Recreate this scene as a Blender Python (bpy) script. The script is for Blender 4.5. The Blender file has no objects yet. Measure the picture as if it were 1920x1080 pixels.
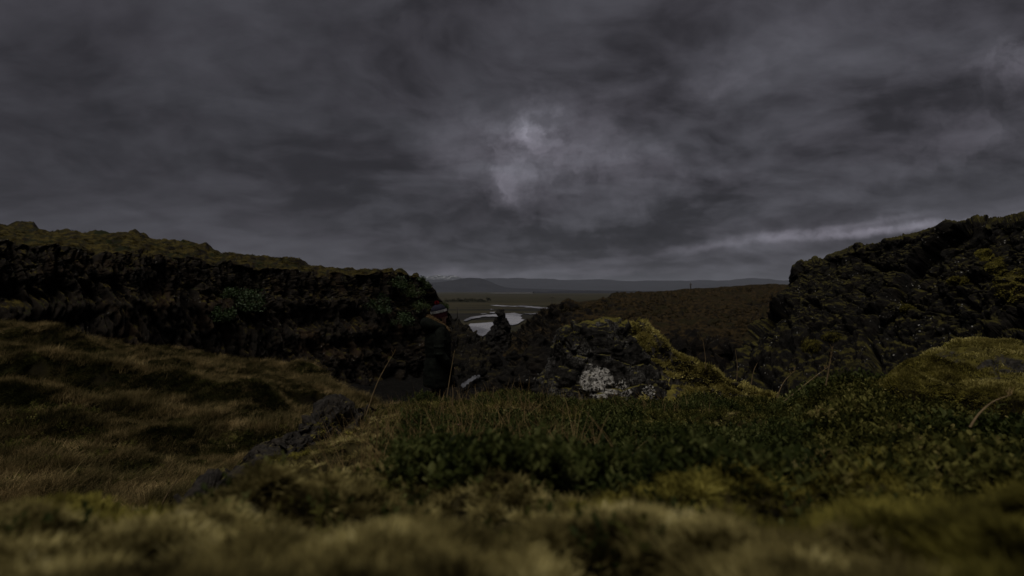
import bpy, bmesh, math, random
import numpy as np
from mathutils import Vector, Matrix

random.seed(7)
RNG = np.random.default_rng(11)
SC = bpy.context.scene
COL = SC.collection
R = math.radians

# ------------------------------------------------------------------ camera
cam_d = bpy.data.cameras.new('camera')
cam = bpy.data.objects.new('camera', cam_d)
COL.objects.link(cam)
cam.location = (0, 0, 0)
cam.rotation_euler = (R(90.3), 0, 0)
cam_d.lens = 18.0
cam_d.sensor_width = 36.0
cam_d.clip_start = 0.02
cam_d.clip_end = 90000
cam_d.dof.use_dof = True
cam_d.dof.focus_distance = 4.2
cam_d.dof.aperture_fstop = 3.4
SC.camera = cam

# ------------------------------------------------------------------ exposure
SC.view_settings.view_transform = 'Standard'
SC.view_settings.look = 'None'
SC.view_settings.exposure = 0.5
SC.view_settings.gamma = 1.0
SC.view_settings.use_curve_mapping = False
SC.cycles.use_denoising = True
SC.cycles.max_bounces = 4
SC.cycles.diffuse_bounces = 2
SC.cycles.volume_bounces = 0
SC.cycles.volume_step_rate = 5.0

SUN_EL, SUN_AZ = 72.0, 205.0      # azimuth measured from +Y towards +X

# ------------------------------------------------------------------ node helper
class NT:
    def __init__(s, tree):
        s.t = tree; s.n = tree.nodes; s.l = tree.links
    def node(s, typ, ins=None, **kw):
        nd = s.n.new(typ)
        for k, v in kw.items(): setattr(nd, k, v)
        for k, v in (ins or {}).items(): s.set(nd.inputs[k], v)
        return nd
    def set(s, sock, v):
        if isinstance(v, bpy.types.NodeSocket): s.l.new(v, sock)
        elif v is not None:
            if hasattr(sock.default_value, '__len__') and not hasattr(v, '__len__'):
                v = (v,) * len(sock.default_value)
            if hasattr(sock.default_value, '__len__') and len(sock.default_value) == 4 and len(v) == 3:
                v = (*v, 1.0)
            sock.default_value = v
    def math(s, op, a, b=None, c=None, clamp=False):
        nd = s.n.new('ShaderNodeMath'); nd.operation = op; nd.use_clamp = clamp
        for i, v in enumerate((a, b, c)):
            if v is not None: s.set(nd.inputs[i], v)
        return nd.outputs[0]
    def vec(s, op, a, b=None, out=0):
        nd = s.n.new('ShaderNodeVectorMath'); nd.operation = op
        s.set(nd.inputs[0], a)
        if b is not None: s.set(nd.inputs[1], b)
        return nd.outputs[out]
    def mix(s, fac, a, b, blend='MIX'):
        nd = s.n.new('ShaderNodeMix'); nd.data_type = 'RGBA'; nd.blend_type = blend
        s.set(nd.inputs[0], fac); s.set(nd.inputs[6], a); s.set(nd.inputs[7], b)
        return nd.outputs[2]
    def noise(s, vec, scale, detail=4, rough=0.55, dist=0.0, out='Fac', dim='3D'):
        nd = s.node('ShaderNodeTexNoise', {'Scale': scale, 'Detail': detail, 'Roughness': rough, 'Distortion': dist}, noise_dimensions=dim)
        if vec is not None: s.set(nd.inputs['Vector'], vec)
        return nd.outputs[out]
    def mapr(s, v, a, b, c=0.0, d=1.0, smooth=True):
        nd = s.node('ShaderNodeMapRange', interpolation_type='SMOOTHSTEP' if smooth else 'LINEAR')
        for i, x in enumerate((v, a, b, c, d)): s.set(nd.inputs[i], x)
        return nd.outputs[0]
    def comb(s, x, y, z):
        nd = s.n.new('ShaderNodeCombineXYZ')
        for i, v in enumerate((x, y, z)): s.set(nd.inputs[i], v)
        return nd.outputs[0]

# ------------------------------------------------------------------ world: overcast sky
world = bpy.data.worlds.new('World'); SC.world = world; world.use_nodes = True
w = NT(world.node_tree); w.n.clear()
tc = w.node('ShaderNodeTexCoord')
sep = w.node('ShaderNodeSeparateXYZ', {0: tc.outputs['Generated']})
dx, dy, dz = sep.outputs
zc = w.math('ADD', w.math('MAXIMUM', dz, 0.0), 0.30)
px_ = w.math('DIVIDE', dx, zc); py_ = w.math('DIVIDE', dy, zc)
plane = w.comb(w.math('MULTIPLY', px_, 1.15), w.math('MULTIPLY', py_, 1.35), 0.0)
wv = w.noise(plane, 1.1, 3, 0.5, 0, 'Color')
wplane = w.vec('ADD', plane, w.vec('MULTIPLY', w.vec('SUBTRACT', wv, (0.5, 0.5, 0.5)), (0.6, 0.6, 0)))
n_big = w.noise(wplane, 0.75, 3, 0.5)
n_mid = w.noise(wplane, 1.9, 5, 0.55)
n_fin = w.noise(wplane, 6.0, 4, 0.6)
# direction-space coordinates (tangent of azimuth / elevation) for the breaks in the cloud
ysafe = w.math('MAXIMUM', dy, 0.05)
st = w.comb(w.math('DIVIDE', dx, ysafe), w.math('DIVIDE', dz, ysafe), 0.0)
sw1 = w.noise(st, 4.2, 3, 0.6, 0, 'Color')
sw2 = w.noise(st, 17.0, 4, 0.68, 0, 'Color')
stw = w.vec('ADD', st, w.vec('MULTIPLY', w.vec('SUBTRACT', sw1, (0.5, 0.5, 0.5)), (0.22, 0.13, 0)))
stw = w.vec('ADD', stw, w.vec('MULTIPLY', w.vec('SUBTRACT', sw2, (0.5, 0.5, 0.5)), (0.10, 0.075, 0)))
front = w.math('GREATER_THAN', dy, 0.06)
rag = w.mapr(w.noise(stw, 8.0, 4, 0.58), 0.32, 0.66, 0.35, 1.35)
stt = w.vec('ADD', st, w.vec('MULTIPLY', w.vec('SUBTRACT', sw1, (0.5, 0.5, 0.5)), (0.10, 0.035, 0)))
stt = w.vec('ADD', stt, w.vec('MULTIPLY', w.vec('SUBTRACT', sw2, (0.5, 0.5, 0.5)), (0.06, 0.022, 0)))
def blob(px, py, a, b, rot, amp):
    m = w.node('ShaderNodeMapping', {'Vector': stt if b < 24 else stw, 'Location': ((px - 960) / 960, (545 - py) / 960, 0),
               'Rotation': (0, 0, R(rot)), 'Scale': (a / 960, b / 960, 1)}, vector_type='TEXTURE')
    ln = w.vec('LENGTH', m.outputs[0], None, 1)
    return w.math('MULTIPLY', w.mapr(ln, 0.0, 1.5, amp, 0.0), rag)
side = w.mapr(w.math('DIVIDE', dx, ysafe), -0.8, 0.4, 0.65, 1.25)
acc = w.math('ADD', w.mapr(n_big, 0.30, 0.70, 0.021, 0.038), w.math('MULTIPLY', w.mapr(n_mid, 0.28, 0.72, -0.0125, 0.0155), side))
acc = w.math('ADD', acc, w.math('MULTIPLY', w.mapr(n_fin, 0.28, 0.72, -0.0060, 0.0064), side))
blobs = [(1002, 250, 40, 28, -20, .095), (946, 350, 44, 24, 0, .036), (985, 290, 130, 90, 0, .026), (1050, 215, 110, 42, 20, .022),
         (1040, 300, 240, 100, -8, .032), (1180, 312, 220, 32, -6, .020), (930, 310, 120, 80, 0, .008),
         (1690, 426, 250, 9, 5, .095), (1560, 424, 180, 7, 7, .05), (1330, 462, 280, 9, 8, .032), (1500, 440, 230, 20, 9, .022), (1790, 408, 150, 14, 8, .025),
         (1640, 230, 520, 200, 15, .010), (1905, 110, 100, 50, 25, .040), (1830, 262, 220, 50, 22, .020), (1420, 90, 220, 50, 28, .012), (1350, 170, 90, 50, 20, .010),
         (1180, 508, 330, 8, 1, .020), (960, 512, 240, 9, 0, .020), (840, 508, 60, 14, 0, .026),
         (1150, 428, 260, 38, 6, -.019), (980, 480, 300, 18, 0, -.016), (1320, 385, 220, 38, 14, -.012), (1010, 440, 170, 30, 0, -.008),
         (620, 350, 360, 60, -12, -.007), (1330, 262, 200, 70, 20, -.010), (1150, 150, 170, 80, 20, -.007),
         (1780, 350, 300, 26, 8, -.014), (330, 180, 460, 80, -18, -.005), (560, 120, 280, 120, -30, -.004), (1500, 500, 440, 26, 0, -.008)]
for bl in blobs:
    acc = w.math('ADD', acc, w.math('MULTIPLY', blob(*bl), front))
acc = w.math('ADD', w.math('MAXIMUM', acc, 0.016), w.math('MULTIPLY', w.math('MINIMUM', w.math('SUBTRACT', acc, 0.016), 0.0), 0.35))
tint = w.mix(w.mapr(n_mid, 0.35, 0.65), (1.02, 0.955, 1.15), (0.985, 0.965, 1.14))
cloud = w.vec('MULTIPLY', tint, w.comb(acc, acc, acc))
cloud10 = w.vec('MULTIPLY', cloud, (10.0, 10.0, 10.0))
sky = w.node('ShaderNodeTexSky', sky_type='NISHITA', sun_disc=False, sun_elevation=R(SUN_EL), sun_rotation=R(SUN_AZ))
skyc = w.vec('MULTIPLY', sky.outputs[0], (0.06, 0.06, 0.06))
final = w.mix(0.05, cloud10, skyc)
bg = w.node('ShaderNodeBackground', {'Color': final, 'Strength': 0.1})
world.cycles.sampling_method = 'NONE'
wo = w.node('ShaderNodeOutputWorld', {'Surface': bg.outputs[0]})

# ------------------------------------------------------------------ sun behind the overcast
sun_d = bpy.data.lights.new('sun', 'SUN'); sun_d.energy = 1.5; sun_d.angle = R(34); sun_d.color = (1.0, 0.94, 0.84)
sun = bpy.data.objects.new('sun', sun_d); COL.objects.link(sun)
sd = Vector((math.sin(R(SUN_AZ)) * math.cos(R(SUN_EL)), math.cos(R(SUN_AZ)) * math.cos(R(SUN_EL)), math.sin(R(SUN_EL))))
sun.rotation_euler = sd.to_track_quat('Z', 'Y').to_euler()
sun.location = sd * 200

# ------------------------------------------------------------------ numpy noise
def _h(ix, iy, iz, seed):
    h = (ix.astype(np.int64) * 374761393 + iy.astype(np.int64) * 668265263 + iz.astype(np.int64) * 2147483647 + seed * 974634777) & 0xffffffff
    h = ((h ^ (h >> 13)) * 1274126177) & 0xffffffff
    h = ((h ^ (h >> 16)) * 2246822519) & 0xffffffff
    h = h ^ (h >> 15)
    return (h & 0xffffff) / float(0xffffff)
def vnoise(x, y, z=None, seed=0):
    if z is None: z = np.zeros_like(x)
    fx, fy, fz = np.floor(x), np.floor(y), np.floor(z)
    tx, ty, tz = x - fx, y - fy, z - fz
    s = lambda t: t * t * t * (t * (t * 6 - 15) + 10)
    tx, ty, tz = s(tx), s(ty), s(tz)
    out = 0
    for a in (0, 1):
        for b in (0, 1):
            for c in (0, 1):
                out = out + _h(fx + a, fy + b, fz + c, seed) * (tx if a else 1 - tx) * (ty if b else 1 - ty) * (tz if c else 1 - tz)
    return out * 2 - 1
def fbm(x, y, z=None, oct=5, seed=0, gain=0.5):
    if z is None: z = np.zeros_like(x)
    a, s, t = 1.0, 0.0, 0.0
    for i in range(oct):
        s = s + a * vnoise(x, y, z, seed + i * 17); t += a
        x, y, z = (x * 1.6 - y * 1.2) + 3.1, (x * 1.2 + y * 1.6) + 7.7, z * 2.03 + 1.3
        a *= gain
    return s / t
def ridged(x, y, z=None, oct=4, seed=0):
    if z is None: z = np.zeros_like(x)
    a, s, t = 1.0, 0.0, 0.0
    for i in range(oct):
        s = s + a * (1 - 2 * np.abs(vnoise(x, y, z, seed + i * 13))); t += a
        x, y, z = (x * 1.6 - y * 1.2) + 1.1, (x * 1.2 + y * 1.6) + 2.7, z * 2.03 + 4.3
        a *= 0.5
    return s / t
def worley(x, y, z=None, seed=0):
    """F1, F2 and a random number per cell"""
    d3 = z is not None
    if not d3: z = np.zeros_like(x)
    fx, fy, fz = np.floor(x), np.floor(y), np.floor(z)
    f1 = np.full(x.shape, 9.0); f2 = f1.copy(); cid = np.zeros_like(x)
    for a in (-1, 0, 1):
        for b in (-1, 0, 1):
            for c in ((-1, 0, 1) if d3 else (0,)):
                gx, gy, gz = fx + a, fy + b, fz + c
                qx = gx + _h(gx, gy, gz, seed) - x; qy = gy + _h(gx, gy, gz, seed + 1) - y
                qz = (gz + _h(gx, gy, gz, seed + 2) - z) if d3 else 0
                d = np.sqrt(qx * qx + qy * qy + qz * qz)
                r = _h(gx, gy, gz, seed + 3)
                near = d < f1
                f2 = np.where(near, f1, np.minimum(f2, d))
                cid = np.where(near, r, cid); f1 = np.where(near, d, f1)
    return f1, f2, cid
def facet(x, y, z, seed=0, tilt=1.1):
    """broken planar facets: every cell is its own tilted plane; returns height and distance to the crack"""
    fx, fy, fz = np.floor(x), np.floor(y), np.floor(z)
    f1 = np.full(x.shape, 9.0); f2 = f1.copy(); val = np.zeros_like(x)
    for a in (-1, 0, 1):
        for b in (-1, 0, 1):
            for c in (-1, 0, 1):
                gx, gy, gz = fx + a, fy + b, fz + c
                qx = x - gx - _h(gx, gy, gz, seed); qy = y - gy - _h(gx, gy, gz, seed + 1); qz = z - gz - _h(gx, gy, gz, seed + 2)
                d = np.sqrt(qx * qx + qy * qy + qz * qz)
                v = (_h(gx, gy, gz, seed + 3) - .5) + tilt * (qx * (_h(gx, gy, gz, seed + 4) - .5) + qy * (_h(gx, gy, gz, seed + 5) - .5) + qz * (_h(gx, gy, gz, seed + 6) - .5)) * 2
                near = d < f1
                f2 = np.where(near, f1, np.minimum(f2, d)); val = np.where(near, v, val); f1 = np.where(near, d, f1)
    return val, f2 - f1
def sstep(a, b, x):
    t = np.clip((x - a) / (b - a), 0, 1); return t * t * (3 - 2 * t)
def ip(tab, x):
    t = np.array(tab, float); return np.interp(x, t[:, 0], t[:, 1])

# ------------------------------------------------------------------ mesh helpers
def at(px, py, d):
    return np.array([(px - 960) / 960 * d, d, (545 - py) / 960 * d])
def link(name, me, mat=None, parent=None, smooth=True):
    o = bpy.data.objects.new(name, me); COL.objects.link(o)
    if mat: me.materials.append(mat)
    if parent: o.parent = parent
    if smooth: me.polygons.foreach_set('use_smooth', [True] * len(me.polygons))
    return o
def mesh_np(name, V, F):
    me = bpy.data.meshes.new(name)
    V = np.asarray(V, np.float32); F = np.asarray(F, np.int32)
    k = F.shape[1]
    me.vertices.add(len(V)); me.vertices.foreach_set('co', V.ravel())
    me.loops.add(F.size); me.loops.foreach_set('vertex_index', F.ravel())
    me.polygons.add(len(F)); me.polygons.foreach_set('loop_start', np.arange(0, F.size, k, dtype=np.int32))
    me.update(calc_edges=True); me.validate()
    return me
def grid_faces(nr, nc, wrap=False):
    r = np.arange(nr - 1)[:, None]; c = np.arange(nc if wrap else nc - 1)[None, :]
    c2 = (c + 1) % nc
    return np.stack([r * nc + c, r * nc + c2, (r + 1) * nc + c2, (r + 1) * nc + c], -1).reshape(-1, 4)
def grid_obj(name, P, mat, parent=None, up=True):
    """P: nr x nc x 3; faces turned to face the camera / upwards"""
    nr, nc = P.shape[:2]
    F = grid_faces(nr, nc)
    V = P.reshape(-1, 3)
    a = V[F[:, 1]] - V[F[:, 0]]; b = V[F[:, 3]] - V[F[:, 0]]
    n = np.cross(a, b)
    if n[:, 2].sum() < 0: F = F[:, ::-1]
    return link(name, mesh_np(name, V, F), mat, parent)
def normals(P):
    du = np.gradient(P, axis=1); dv = np.gradient(P, axis=0)
    n = np.cross(du, dv); n /= np.linalg.norm(n, axis=2, keepdims=True) + 1e-9
    if n[..., 2].sum() < 0: n = -n
    return n
def loft(rows, u, nsub):
    """rows: list of [(u, py, d) or (u, px, py, d)]; returns P (nr,nc,3) and row coordinate v"""
    L = []
    for r in rows:
        t = np.array(r, float)
        if t.shape[1] == 3: px, py, d = u, np.interp(u, t[:, 0], t[:, 1]), np.interp(u, t[:, 0], t[:, 2])
        else: px, py, d = (np.interp(u, t[:, 0], t[:, k]) for k in (1, 2, 3))
        L.append(np.stack([(px - 960) / 960 * d, d, (545 - py) / 960 * d], -1))
    L = np.array(L); n = len(L)
    vs = np.concatenate([np.linspace(i, i + 1, nsub[i], endpoint=False) for i in range(n - 1)] + [[n - 1]])
    i1 = np.clip(np.floor(vs).astype(int), 0, n - 2); t = (vs - i1)[:, None, None]
    p0, p1, p2, p3 = L[np.clip(i1 - 1, 0, n - 1)], L[i1], L[i1 + 1], L[np.clip(i1 + 2, 0, n - 1)]
    cr = 0.5 * (2 * p1 + (p2 - p0) * t + (2 * p0 - 5 * p1 + 4 * p2 - p3) * t * t + (3 * p1 - p0 - 3 * p2 + p3) * t ** 3)
    P = 0.35 * cr + 0.65 * (p1 + (p2 - p1) * t)
    return P, vs
def tag(o, label=None, cat=None, group=None, kind=None):
    if label: o['label'] = label
    if cat: o['category'] = cat
    if group: o['group'] = group
    if kind: o['kind'] = kind
    return o
def empty(name, loc, rz=0.0, label=None, cat=None, group=None):
    o = bpy.data.objects.new(name, None); COL.objects.link(o)
    o.location = loc; o.rotation_euler = (0, 0, rz); o.empty_display_size = 0.1
    return tag(o, label, cat, group)
def copy_tree(o, parent=None):
    c = o.copy(); COL.objects.link(c); c.parent = parent
    for ch in list(o.children): copy_tree(ch, c)
    return c

# ------------------------------------------------------------------ materials
def new_mat(name):
    m = bpy.data.materials.new(name); m.use_nodes = True
    t = NT(m.node_tree); t.n.clear()
    return m, t
def finish(t, color, rough=0.9, bump=None, bstr=0.4, bdist=0.02, spec=0.25, normal=None, trans=None):
    b = t.node('ShaderNodeBsdfPrincipled', {'Base Color': color, 'Roughness': rough, 'Specular IOR Level': spec})
    if bump is not None:
        bn = t.node('ShaderNodeBump', {'Height': bump, 'Strength': bstr, 'Distance': bdist})
        t.l.new(bn.outputs[0], b.inputs['Normal'])
    sh = b.outputs[0]
    if trans is not None:
        tr = t.node('ShaderNodeBsdfTranslucent', {'Color': color})
        mx = t.node('ShaderNodeMixShader', {0: trans, 1: sh, 2: tr.outputs[0]}); sh = mx.outputs[0]
    t.node('ShaderNodeOutputMaterial', {'Surface': sh})
def pos(t): return t.node('ShaderNodeNewGeometry').outputs['Position']

def mat_rock(name, s=1.0, dark=(.016, .0145, .013), mid=(.050, .045, .041), lichen=.35, lich_col=(.30, .29, .27),
             moss=0.5, moss_a=(.13, .105, .022), moss_b=(.055, .045, .014), green=None, fb=0.03, rusty=0.0, vert=1.0):
    m, t = new_mat(name)
    g = t.node('ShaderNodeNewGeometry'); P = g.outputs['Position']; N = g.outputs['Normal']
    n1 = t.noise(P, 1.1 * s, 6, 0.62); n2 = t.noise(t.vec('MULTIPLY', P, (1, 1, vert)), 6.0 * s, 6, 0.65); n3 = t.noise(P, 22.0 * s, 4, 0.6)
    c = t.mix(t.mapr(n2, 0.32, 0.72), dark, mid)
    c = t.mix(t.mapr(n1, 0.35, 0.7, 0.0, 0.55), c, (mid[0] * 1.25, mid[1] * 1.12, mid[2] * .95))
    if rusty: c = t.mix(t.mapr(t.noise(P, .55 * s, 3), 0.5, 0.72, 0, rusty), c, (.075, .042, .02))
    # lichen specks
    v = t.node('ShaderNodeTexVoronoi', {'Vector': t.vec('ADD', P, t.vec('MULTIPLY', t.noise(P, 9 * s, 3, .5, 0, 'Color'), (.10 / s, .10 / s, .10 / s))), 'Scale': 5.5 * s, 'Randomness': 1.0})
    lm = t.math('MULTIPLY', t.mapr(v.outputs['Distance'], 0.10, 0.24, 1.0, 0.0), t.mapr(t.noise(P, 1.3 * s, 4), .53, .60))
    lm = t.math('MULTIPLY', lm, t.mapr(n3, .40, .52))
    c = t.mix(t.math('MULTIPLY', lm, lichen), c, lich_col)
    # moss on ledges
    nz = t.node('ShaderNodeSeparateXYZ', {0: N}).outputs[2]
    mv = t.math('ADD', nz, t.math('MULTIPLY', t.math('SUBTRACT', n1, 0.5), 1.1))
    mm = t.mapr(mv, 1.05 - moss, 1.28 - moss)
    mc = t.mix(t.mapr(t.noise(P, 2.6 * s, 5, .6), .36, .64), moss_a, moss_b)
    mc = t.mix(t.mapr(n3, .3, .75, 0, .6), mc, (moss_b[0] * .5, moss_b[1] * .55, moss_b[2] * .5))
    if green: mc = t.mix(t.mapr(t.noise(P, .8 * s, 3), .5, .66), mc, green)
    c = t.mix(mm, c, mc)
    bh = t.math('ADD', n2, t.math('MULTIPLY', n3, 0.5))
    finish(t, c, t.mapr(n2, .3, .7, .78, 1.0), bh, 0.8, fb, 0.06)
    return m

def mat_heath(name, s=1.0, a=(.15, .10, .034), b=(.075, .062, .020), dark=(.024, .02, .009), fb=0.05, green=(.035, .045, .012)):
    m, t = new_mat(name)
    g = t.node('ShaderNodeNewGeometry'); P = g.outputs['Position']
    n0 = t.noise(P, .35 * s, 4, .55); n1 = t.noise(P, 1.7 * s, 6, .6); n2 = t.noise(P, 9 * s, 5, .65)
    c = t.mix(t.mapr(n1, .36, .64), a, b)
    c = t.mix(t.mapr(n0, .5, .68, 0, .7), c, green)
    c = t.mix(t.mapr(n2, .42, .72, 0, .85), c, dark)
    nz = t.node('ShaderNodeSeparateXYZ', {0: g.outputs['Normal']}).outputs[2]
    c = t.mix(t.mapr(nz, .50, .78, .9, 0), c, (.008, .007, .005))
    finish(t, c, 1.0, t.math('ADD', n2, n1), .8, fb, 0.0)
    return m

def mat_leaf(name, cols, rough=.55, spec=.35, trans=.15, posn=3.0, rw=.55):
    """plant colour varied per instance and by place"""
    m, t = new_mat(name)
    oi = t.node('ShaderNodeObjectInfo'); rnd = oi.outputs['Random']
    n = t.noise(pos(t), posn, 4, .6)
    k = t.math('ADD', t.math('MULTIPLY', rnd, rw), t.mapr(n, .30, .70, 0, 1 - rw, False), clamp=True)
    ramp = t.node('ShaderNodeValToRGB', {0: k})
    el = ramp.color_ramp.elements
    while len(el) < len(cols): el.new(0.5)
    for i, (p, cc) in enumerate(cols):
        el[i].position = p; el[i].color = (*cc, 1)
    finish(t, ramp.outputs[0], rough, None, spec=spec, trans=trans)
    return m
def mat_plain(name, col, rough=.8, spec=.3, nscale=None, var=.35, bump=None, metal=0):
    m, t = new_mat(name)
    c = col
    bh = None
    if nscale:
        tcn = t.node('ShaderNodeTexCoord').outputs['Object']
        n = t.noise(tcn, nscale, 5, .6)
        c = t.mix(t.mapr(n, .3, .7), tuple(x * (1 - var) for x in col), tuple(x * (1 + var) for x in col))
        bh = n if bump else None
    finish(t, c, rough, bh, .6, bump or .01, spec)
    return m

M = {}
M['cliff'] = mat_rock('cliff_rock', .9, dark=(.003, .0026, .0023), mid=(.0185, .0155, .0128), vert=.18, lichen=.55, moss=.38, moss_a=(.065, .050, .012), moss_b=(.014, .011, .0045), green=(.011, .013, .005), fb=.10, rusty=.22)
M['cliff_r'] = mat_rock('blocky_rock', 1.5, dark=(.003, .0029, .0028), mid=(.0135, .0125, .0115), lichen=1.0, moss=.44, moss_a=(.06, .052, .014), moss_b=(.012, .0105, .0045), fb=.06)
M['gorge'] = mat_rock('gorge_rock', .7, dark=(.003, .0028, .0026), mid=(.011, .0098, .0088), lichen=.5, moss=.28, moss_a=(.030, .024, .009), moss_b=(.012, .010, .005), fb=.1)
M['pinnacle'] = mat_rock('pinnacle_rock', .6, dark=(.006, .0055, .0055), mid=(.017, .016, .0155), lichen=.2, moss=.12, fb=.15)
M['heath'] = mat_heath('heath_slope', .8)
M['outcrop'] = mat_rock('outcrop_rock', 14, dark=(.007, .0065, .006), mid=(.032, .029, .027), lichen=.25, moss=.10, moss_a=(.14, .12, .03), fb=.006)
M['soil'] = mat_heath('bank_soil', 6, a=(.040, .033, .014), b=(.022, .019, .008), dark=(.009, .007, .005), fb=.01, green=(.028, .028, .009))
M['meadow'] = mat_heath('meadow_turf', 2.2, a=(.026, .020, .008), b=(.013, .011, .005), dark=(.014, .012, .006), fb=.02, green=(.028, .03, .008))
M['peat'] = mat_plain('wet_peat', (.012, .010, .008), .9, .2, 6, .5, .03)

# ------------------------------------------------------------------ the setting: plain, river, mountains
def mat_field():
    m, t = new_mat('plain_fields')
    P = pos(t)
    sc = t.vec('MULTIPLY', P, (1.0, 3.5, 1.0))
    n0 = t.noise(sc, .0016, 4, .55); n1 = t.noise(sc, .011, 5, .6); n2 = t.noise(P, .15, 4, .6)
    c = t.mix(t.mapr(n0, .4, .6), (.046, .040, .026), (.028, .027, .018))
    c = t.mix(t.mapr(n1, .46, .66, 0, .8), c, (.021, .020, .015))
    c = t.mix(t.mapr(n2, .4, .7, 0, .4), c, (.018, .017, .014))
    sy = t.node('ShaderNodeSeparateXYZ', {0: P}).outputs[1]
    gr = t.math('MULTIPLY', t.mapr(t.noise(sc, .004, 4), .42, .55), t.math('MULTIPLY', t.mapr(sy, 280, 420), t.mapr(sy, 620, 900, 1, 0)))
    c = t.mix(t.math('MULTIPLY', gr, .85), c, (.016, .016, .017))
    finish(t, c, 1.0, None, spec=0.0)
    return m
M['field'] = mat_field()
PZ = -25.0
rr = np.concatenate([np.linspace(60, 1500, 60), np.geomspace(1600, 42000, 30)])
th = np.linspace(-math.pi, math.pi, 181)
Pp = np.stack([rr[:, None] * np.sin(th)[None], rr[:, None] * np.cos(th)[None], np.full((len(rr), len(th)), PZ)], -1)
Pp[..., 2] += 0.5 * fbm(Pp[..., 0] * .01, Pp[..., 1] * .01, oct=3) * sstep(60, 200, rr)[:, None]
tag(grid_obj('plain', Pp, M['field']), kind='structure')

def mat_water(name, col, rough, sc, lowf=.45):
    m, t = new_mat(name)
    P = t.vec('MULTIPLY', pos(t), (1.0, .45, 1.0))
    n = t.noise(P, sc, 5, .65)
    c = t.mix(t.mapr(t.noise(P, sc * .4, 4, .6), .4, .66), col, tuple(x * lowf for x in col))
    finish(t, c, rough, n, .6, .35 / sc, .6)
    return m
M['water'] = mat_water('river_water', (.30, .30, .335), .22, .07, .22)  # pale silty tone, also painting in the sky brightness the waves reflect
M['stream'] = mat_water('stream_water', (.085, .088, .10), .35, 4.0, .12)

def flat_poly(pts, z, jitter=0.0, n=6, seed=1):
    """pixel outline laid on the level z"""
    out = []
    k = len(pts)
    for i in range(k):
        (x0, y0), (x1, y1) = pts[i], pts[(i + 1) % k]
        for j in range(n):
            f = j / n
            px, py = x0 + (x1 - x0) * f, y0 + (y1 - y0) * f
            h = math.sin((i * 7 + j) * 12.9898 + seed) * 43758.5453; h -= math.floor(h)
            py += (h - .5) * jitter
            d = -z * 960 / (py - 545)
            out.append(((px - 960) / 960 * d, d, z))
    me = bpy.data.meshes.new('river'); bm = bmesh.new()
    f = bm.faces.new([bm.verts.new(p) for p in out])
    if f.normal.z < 0 or True:
        bm.normal_update()
        if f.normal.z < 0: f.normal_flip()
    bmesh.ops.triangulate(bm, faces=[f]); bm.to_mesh(me); bm.free()
    return me
Z1 = lambda x, y: (760 + x * .25923, 480 + y * .25923)
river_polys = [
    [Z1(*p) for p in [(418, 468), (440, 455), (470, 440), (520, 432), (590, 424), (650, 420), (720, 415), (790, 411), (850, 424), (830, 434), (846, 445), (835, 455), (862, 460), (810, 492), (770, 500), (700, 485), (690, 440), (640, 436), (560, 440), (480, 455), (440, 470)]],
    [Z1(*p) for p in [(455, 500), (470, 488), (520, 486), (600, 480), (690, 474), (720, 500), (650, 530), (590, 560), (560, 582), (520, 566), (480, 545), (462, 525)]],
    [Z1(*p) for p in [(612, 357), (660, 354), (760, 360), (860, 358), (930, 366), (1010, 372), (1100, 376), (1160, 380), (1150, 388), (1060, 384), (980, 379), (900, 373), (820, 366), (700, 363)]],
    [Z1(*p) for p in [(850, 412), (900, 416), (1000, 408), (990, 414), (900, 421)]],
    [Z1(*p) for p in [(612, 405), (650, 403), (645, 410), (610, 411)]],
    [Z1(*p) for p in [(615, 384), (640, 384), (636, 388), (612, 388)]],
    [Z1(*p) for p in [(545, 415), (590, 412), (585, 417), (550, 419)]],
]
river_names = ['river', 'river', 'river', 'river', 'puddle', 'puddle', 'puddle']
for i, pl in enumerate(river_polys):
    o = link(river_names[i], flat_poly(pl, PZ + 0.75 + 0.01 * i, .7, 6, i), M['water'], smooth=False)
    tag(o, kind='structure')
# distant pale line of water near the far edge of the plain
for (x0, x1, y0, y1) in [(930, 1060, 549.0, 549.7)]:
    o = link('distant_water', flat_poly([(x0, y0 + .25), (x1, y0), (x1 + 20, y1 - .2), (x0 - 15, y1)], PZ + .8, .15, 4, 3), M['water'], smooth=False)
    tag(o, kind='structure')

def mat_mount(name, col, snow=0.0):
    m, t = new_mat(name)
    P = pos(t)
    n = t.noise(t.vec('MULTIPLY', P, (1, 1, 2.5)), .0022, 6, .62)
    c = t.mix(t.mapr(n, .35, .7), col, tuple(x * 1.5 for x in col))
    if snow:
        z = t.node('ShaderNodeSeparateXYZ', {0: P}).outputs[2]
        s = t.math('MULTIPLY', t.mapr(z, 350, 620), t.mapr(t.noise(t.vec('MULTIPLY', P, (1, 1, .4)), .0042, 5, .65), .50, .60))
        c = t.mix(t.math('MULTIPLY', s, snow), c, (.5, .52, .55))
    finish(t, c, .95, n, 1.0, 60, .1)
    return m
def mountain(name, prof, d, depth, mat, seed, rough):
    u = np.linspace(prof[0][0], prof[-1][0], 260)
    py = ip(prof, u)
    vs = np.linspace(0, 1, 40)
    P = np.zeros((40, 260, 3))
    top = (545 - py) / 960 * d - PZ
    for i, v in enumerate(vs):
        yy = d - depth + 2 * depth * v
        f = 1 - abs(2 * v - 1)
        hh = top * sstep(0, 1, f) ** .8
        P[i, :, 0] = (u - 960) / 960 * d; P[i, :, 1] = yy; P[i, :, 2] = PZ - 2 + hh
    n = fbm(P[..., 0] * .0011, P[..., 1] * .0011, oct=6, seed=seed)
    P[..., 2] += rough * (n - .2) * np.clip((P[..., 2] - PZ) / max(top.max(), 1), 0, 1)
    return tag(grid_obj(name, P, mat), kind='structure')
M['hill'] = mat_mount('hill_far', (.012, .0125, .016))
M['mount'] = mat_mount('mountain_far', (.014, .0148, .019))
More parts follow.
